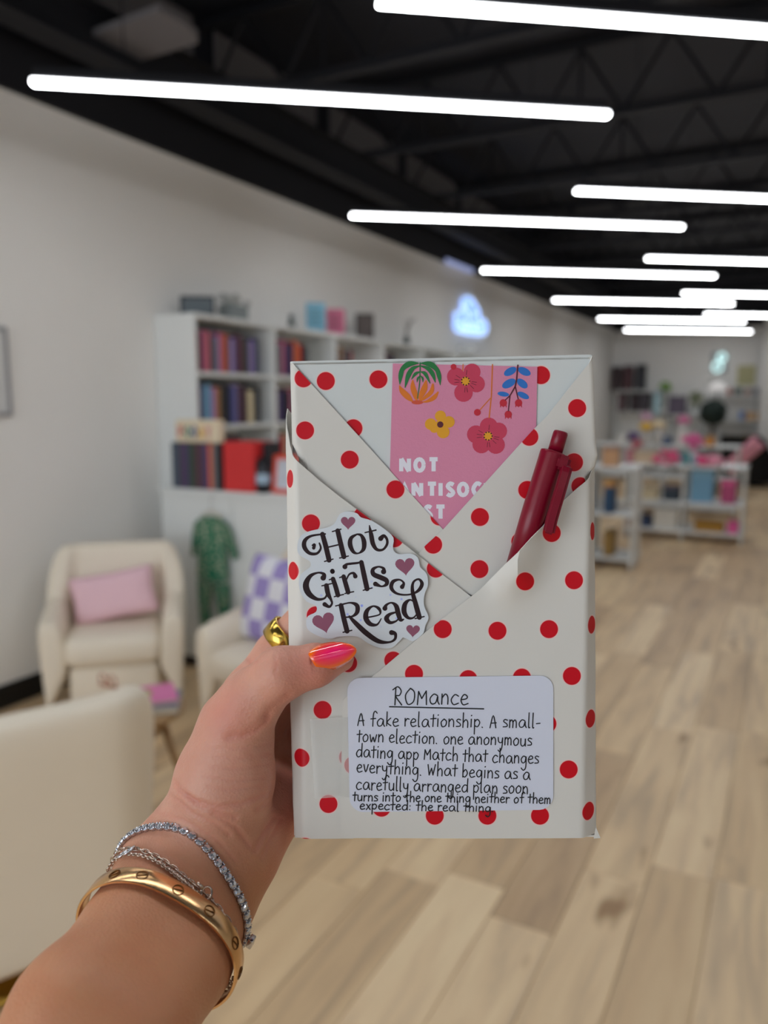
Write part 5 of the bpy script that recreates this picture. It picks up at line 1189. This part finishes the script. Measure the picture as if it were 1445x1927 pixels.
tag(ob, 'person: bare left forearm and hand reaching in from the lower left, gripping the wrapped book', 'person')
# ---- thumbnail
bm = B(); uvl = bm.loops.layers.uv.new('uv'); cl = [(587, 1244, 13), (591, 1242, 20), (600, 1240, 24.5), (612, 1237, 26.5), (626, 1233.5, 26), (640, 1230, 23), (652, 1227, 18.5), (661, 1224.5, 13.5), (667, 1223, 8), (670.5, 1222, 2)]
cl = smooth_path(cl, 4); rows_ = []; NV = 12
for i, (x, y, hw) in enumerate(cl):
    a = cl[max(i - 1, 0)]; c_ = cl[min(i + 1, len(cl) - 1)]; l = math.hypot(c_[0] - a[0], c_[1] - a[1]); nx, ny = -(c_[1] - a[1]) / l, (c_[0] - a[0]) / l
    r = []
    for j in range(NV + 1):
        v = -1 + 2 * j / NV; d = .3154 + .0042 * (v * hw / 25) ** 2 + .0032 * max(0, i / len(cl) - .25) ** 1.3 + .0004 * (1 - min(1, i / 4))
        q = CP(x + nx * v * hw, y + ny * v * hw, d); vv = bm.verts.new(q); r.append((vv, i / (len(cl) - 1), v))
    rows_.append(r)
for A, C_ in zip(rows_, rows_[1:]):
    for j in range(NV):
        f_ = bm.faces.new((A[j][0], A[j + 1][0], C_[j + 1][0], C_[j][0]))
        for lp_, q in zip(f_.loops, (A[j], A[j + 1], C_[j + 1], C_[j])): lp_[uvl].uv = (q[1], q[2] * .5)
bmesh.ops.recalc_face_normals(bm, faces=bm.faces); bm.normal_update()
if sum(f_.normal.z for f_ in bm.faces) < 0: bmesh.ops.reverse_faces(bm, faces=bm.faces)
mnail = bpy.data.materials.new('nail_polish'); mnail.use_nodes = True; nt = mnail.node_tree; b = nt.nodes['Principled BSDF']
uvn = nt.nodes.new('ShaderNodeUVMap'); mp = nt.nodes.new('ShaderNodeVectorMath'); mp.operation = 'SUBTRACT'; mp.inputs[1].default_value = (.50, .06 - .12, 0); nt.links.new(uvn.outputs[0], mp.inputs[0])
sc_ = nt.nodes.new('ShaderNodeVectorMath'); sc_.operation = 'MULTIPLY'; sc_.inputs[1].default_value = (.95, 1.0, 0); nt.links.new(mp.outputs[0], sc_.inputs[0])
ln = nt.nodes.new('ShaderNodeVectorMath'); ln.operation = 'LENGTH'; nt.links.new(sc_.outputs[0], ln.inputs[0])
cr = nt.nodes.new('ShaderNodeValToRGB'); e = cr.color_ramp.elements; e[0].position = .12; e[0].color = lin((255, 30, 110)) + (1,); e[1].position = .46; e[1].color = lin((255, 110, 10)) + (1,); q = e.new(.34); q.color = lin((255, 62, 74)) + (1,)
nt.links.new(ln.outputs['Value'], cr.inputs[0]); nt.links.new(cr.outputs[0], b.inputs['Base Color']); b.inputs['Roughness'].default_value = .08; b.inputs['Coat Weight'].default_value = 1
nail = obj('fingernail', bm, mnail, ob, smooth=True, label='glossy almond thumbnail, neon pink fading to orange'); sm = nail.modifiers.new('t', 'SOLIDIFY'); sm.thickness = .0007; sm.offset = -1
# ================================================================ jewellery
bvh = BVHTree.FromPolygons([Vector(v) for v in co], [tuple(p.vertices) for p in me2.polygons])
def hit(x, y):
    d = Vector(CP(x, y, 1)).normalized(); r = bvh.ray_cast(Vector((0, 0, 0)), d)
    if r[0] is None:
        r = bvh.find_nearest(Vector(CP(x, y, .325)))
    return r[0]
def ring_pts(c, nrm, n_, off=0, smooth_=0):
    u = nrm.orthogonal().normalized(); u = (Vector((-1, 0, 0)) - nrm * -nrm.x).normalized(); v = nrm.cross(u); rr_ = []; ds = []
    for k in range(n_):
        a = 2 * math.pi * k / n_; d = u * math.cos(a) + v * math.sin(a); r = bvh.ray_cast(c, d)
        rr_.append((r[0] - c).length if r[0] else .06); ds.append(d)
    for _ in range(smooth_): rr_ = [(rr_[k - 1] + rr_[k] + rr_[(k + 1) % n_]) / 3 for k in range(n_)]
    return [(c + d * (r + off), d) for r, d in zip(rr_, ds)]
AXP = [W2 * 1.0 + (W2 - W1) * .6, W2, W1, CP(402, 1588, .344)]
def loop(traced, t0, n_, off=.001, smooth_=6, loose=0):
    """ring round the arm: position and tilt fitted so that its near side runs through the traced pixels"""
    def build(q, m, o=off, sm=0):
        c = Vector(W2 + (W1 - W2) * q[0]); ax = Vector(ax_); sx = Vector((1, 0, 0)) - ax * ax.x; sx.normalize(); sy = ax.cross(sx)
        nrm = (ax + sx * q[1] + sy * q[2]).normalized(); return ring_pts(c, nrm, m, o, sm), nrm
    def err(q):
        ps, nrm = build(q, 40); P_ = [(CX + F * p.x / -p.z, CY - F * p.y / -p.z) for p, d in ps if d.dot(p) < .0]
        e = sum(min((a - x) ** 2 + (b_ - y) ** 2 for a, b_ in P_) for x, y in traced) if P_ else 1e9
        L = sum((ps[k][0] - ps[k - 1][0]).length for k in range(40)); return e + 4e5 * max(0, L - .215) * 10
    q = [t0, 0., 0.]; best = err(q); st = [.25, .25, .25]
    for it in range(9):
        for k in range(3):
            for s_ in (1, -1):
                while True:
                    p = list(q); p[k] += s_ * st[k]; e = err(p)
                    if e < best and abs(p[1]) < 1.2 and abs(p[2]) < 1.2: q, best = p, e
                    else: break
        st = [x * .6 for x in st]
    print('loop fit', [round(x, 3) for x in q], round(math.sqrt(best / len(traced)), 1))
    return build(q, n_, off, smooth_)
def jthing(name, label, cat, c):
    t = bpy.data.objects.new(name, None); COL.objects.link(t); t.matrix_world = CAMM @ Matrix.Translation(c); t.empty_display_size = .01
    return tag(t, label, cat)
def jobj(name, bm, m, t, c, smooth=True, label=None):
    bmesh.ops.translate(bm, verts=bm.verts, vec=-Vector(c)); return obj(name, bm, m, t, smooth=smooth, label=label)
mg = mat('yellow_gold', (234, 190, 138), .24, 1); mg2 = mat('gold_engraving', (120, 82, 44), .4, 1); mss = mat('white_metal', (205, 205, 210), .18, 1)
# bangle
pts, nrm = loop([(169, 1695), (210, 1651), (271, 1638), (338, 1666), (390, 1718), (419, 1779), (424, 1814)], .3, 120, .0022, 40)
c = sum((p for p, d in pts), Vector()) / len(pts); BG = jthing('bangle', 'wide smooth gold bangle with engraved screw motifs on the forearm', 'bracelet', c)
bm = B(); N = len(pts); hw = .0040; th = .0013; rings = []
M_ = len(pts); pts = [(p, ((pts[(k + 1) % M_][0] - pts[k - 1][0]).cross(nrm)).normalized()) for k, (p, d) in enumerate(pts)]; pts = [(p, d if d.dot(p - c) > 0 else -d) for p, d in pts]
for p, d in pts:
    pr = [(-hw, .0002), (-hw + .0004, 0), (hw - .0004, 0), (hw, .0002), (hw, th - .0003), (hw - .0004, th), (-hw + .0004, th), (-hw, th - .0003)]
    rings.append([bm.verts.new(p + nrm * a + d * b_) for a, b_ in pr])
for k in range(N):
    A, C_ = rings[k], rings[(k + 1) % N]
    for j in range(8): bm.faces.new((A[j], A[(j + 1) % 8], C_[(j + 1) % 8], C_[j]))
bmesh.ops.recalc_face_normals(bm, faces=bm.faces)
o = jobj('band', bm, mg, BG, c, smooth=True); es = o.modifiers.new('e', 'EDGE_SPLIT'); es.split_angle = R(40)
for target in ((212, 1644), (272, 1638), (338, 1668), (391, 1720), (421, 1783), (-1, 0), (-2, 0), (-3, 0)):
    if target[0] > 0:
        k = min(range(N), key=lambda i: (CX + F * (pts[i][0] + pts[i][1] * th).x / -(pts[i][0].z) - target[0]) ** 2 + (CY - F * (pts[i][0]).y / -(pts[i][0].z) - target[1]) ** 2)
        if target[0] == 212: k0 = k
    else: k = (k0 + (N // 8) * -target[0] * (1 if True else 1)) % N
    if target[0] < 0:
        # the unseen far side of the band
        k = (k0 + N // 2 + (-target[0] - 2) * N // 8) % N
    p, d = pts[k]; tg = nrm.cross(d); cc_ = p + d * (th + .00012); bm = B(); s_ = .0022
    tube(bm, [cc_ + (nrm * math.cos(a) + tg * math.sin(a)) * s_ for a in [q * math.pi / 10 for q in range(20)]], .00022, 6, closed=True)
    dr = (nrm * .35 + tg).normalized(); tube(bm, [cc_ - dr * s_ * .85, cc_ + dr * s_ * .85], .00026, 6)
    jobj('screw_motif', bm, mg2, BG, c)
# tennis bracelet
pts, nrm = loop([(252, 1587), (265, 1558), (291, 1548), (338, 1563), (384, 1590), (419, 1625), (437, 1666), (451, 1707), (457, 1742)], 1.1, 52, .0016, 2)
c = sum((p for p, d in pts), Vector()) / len(pts); TN = jthing('tennis_bracelet', 'silver tennis bracelet of round clear stones around the wrist', 'bracelet', c)
mdia = mat('clear_stone', (225, 230, 240), .06, .75, coat=1)
proto = None
N = len(pts); step = (pts[1][0] - pts[0][0]).length
for k in range(N):
    p, d = pts[k]; tg = (pts[(k + 1) % N][0] - pts[k - 1][0]).normalized(); nn = tg.cross(d).normalized(); M = Matrix((tg, nn, d)).transposed().to_4x4()
    if proto is None:
        g1 = B(); lathe(g1, [(.0002, -.0011), (.00135, 0), (.00135, .00015), (.00105, .00045), (.0006, .0007), (.0005, .00071)], 8)
        g2 = B(); lathe(g2, [(.0011, -.0012), (.00148, -.0003), (.00148, -.0002), (.0012, -.0002)], 12)
        for a in (.785, 2.356, 3.927, 5.498): tube(g2, [(.0013 * math.cos(a), .0013 * math.sin(a), -.001), (.0016 * math.cos(a), .0016 * math.sin(a), 0), (.00125 * math.cos(a), .00125 * math.sin(a), .00055)], .00028, 5)
        s1_ = obj('setting', g2, mss, TN, smooth=True); s2_ = obj('stone', g1, mdia, s1_); proto = (s1_, s2_)
        a, b_ = s1_, s2_
    else:
        a = proto[0].copy(); COL.objects.link(a); a.parent = TN; b_ = proto[1].copy(); COL.objects.link(b_); b_.parent = a
    a.matrix_local = Matrix.Translation(p - c) @ M @ Matrix.Scale(step / .0031, 4)
cp = max(pts, key=lambda q: q[0].y * -1)
bm = B(); box(bm, (-.0025, -.0018, -.0012), (.0025, .0018, .0012), .0005, 2); q = obj('clasp', bm, mss, TN, smooth=True)
k = min(range(N), key=lambda i: (CX + F * pts[i][0].x / -pts[i][0].z - 458) ** 2 + (CY - F * pts[i][0].y / -pts[i][0].z - 1760) ** 2)
p, d = pts[k]; tg = (pts[(k + 1) % N][0] - pts[k - 1][0]).normalized(); nn = tg.cross(d).normalized(); q.matrix_local = Matrix.Translation(p + d * .0022 - c) @ Matrix((tg, nn, d)).transposed().to_4x4()
# two fine chains
def chain(label, tr, t0, n_, link_, off, name='chain_bracelet', m=None, longevery=0):
    pts, nrm = loop(tr, t0, n_, off, 3)
    c = sum((p for p, d in pts), Vector()) / len(pts); t = jthing(name, label, 'bracelet', c); N = len(pts); bm = B(); st = (pts[1][0] - pts[0][0]).length
    for k in range(N):
        p, d = pts[k]; tg = (pts[(k + 1) % N][0] - pts[k - 1][0]).normalized(); nn = tg.cross(d).normalized(); o1 = nn if k % 2 else (d + nn * .4).normalized()
        tube(bm, [p + d * .0004 + tg * math.cos(a) * st * .72 + o1 * math.sin(a) * link_ for a in [q * math.pi / 4 for q in range(8)]], .00028, 4, closed=True)
    jobj('links', bm, m or mss, t, c); return t, pts, c, nrm
mch = mat('warm_white_gold', (206, 190, 176), .22, 1)
t1, p1, c1_, n1_ = chain('fine silver chain bracelet with a looped pendant, lying against the bangle', [(227, 1620), (256, 1606), (291, 1619), (320, 1638), (361, 1666), (396, 1701), (425, 1747), (436, 1788)], .7, 150, .0008, .0010, m=mch)
k = min(range(len(p1)), key=lambda i: (CX + F * p1[i][0].x / -p1[i][0].z - 240) ** 2 + (CY - F * p1[i][0].y / -p1[i][0].z - 1612) ** 2)
p, d = p1[k]; tg = n1_.cross(d); bm = B(); pc = p + d * .0015
for s_ in (-1, 1): tube(bm, [pc + tg * (s_ * .0022 + .0024 * math.cos(a)) + n1_ * .0026 * math.sin(a) for a in [q * math.pi / 8 for q in range(16)]], .0005, 6, closed=True)
jobj('pendant', bm, mss, t1, c1_)
t2, p2, c2_, n2_ = chain('thin long-link chain bracelet with a lobster clasp, between the tennis bracelet and the bangle', [(246, 1600), (275, 1605), (310, 1622), (355, 1648), (390, 1678), (420, 1725), (440, 1775)], .8, 70, .0010, .0010, m=mch)
k = min(range(len(p2)), key=lambda i: (CX + F * p2[i][0].x / -p2[i][0].z - 390) ** 2 + (CY - F * p2[i][0].y / -p2[i][0].z - 1678) ** 2)
p, d = p2[k]; tg = n2_.cross(d); pc = p + d * .0016; bm = B()
tube(bm, [pc + tg * (.0022 * math.cos(a)) + n2_ * .0026 * math.sin(a) for a in [q * math.pi / 7 for q in range(14)]], .0005, 6, closed=True); tube(bm, [pc - tg * .0022, pc - tg * .0055], [.0010, .0006], 8); jobj('clasp', bm, mch, t2, c2_)
# ring on the index finger
a0, a1 = Vector(CP(514, 1226, .3865)), Vector(CP(580, 1154, .3835)); ax2 = (a1 - a0).normalized(); rc_ = a0 + (a1 - a0) * .36
u = ax2.orthogonal().normalized(); v = ax2.cross(u); bm = B(); rings = []
for k in range(48):
    a = 2 * math.pi * k / 48; d = u * math.cos(a) + v * math.sin(a)
    rings.append([bm.verts.new(rc_ + ax2 * x + d * r) for x, r in ((-.0046, .0096), (.0046, .0096), (.0048, .0100), (.0044, .0110), (0, .0113), (-.0044, .0110), (-.0048, .0100))])
for k in range(48):
    A, C_ = rings[k], rings[(k + 1) % 48]
    for j in range(7): bm.faces.new((A[j], A[(j + 1) % 7], C_[(j + 1) % 7], C_[j]))
bmesh.ops.recalc_face_normals(bm, faces=bm.faces); RG = jthing('ring', 'chunky yellow gold ring with an oval slot, on the index finger at the book edge', 'ring', rc_)
jobj('band', bm, mat('polished_gold', (214, 178, 84), .2, 1), RG, rc_)
dv = (Vector(CP(528, 1215, .375)) - rc_); dv = (dv - ax2 * dv.dot(ax2)).normalized(); tg = ax2.cross(dv); bm = B(); pc = rc_ + dv * .0113
tube(bm, [pc + tg * (.0007 * math.cos(a)) + ax2 * (.0016 * math.sin(a)) for a in [q * math.pi / 8 for q in range(16)]], .00022, 6, closed=True); jobj('oval_slot', bm, mg2, RG, rc_)
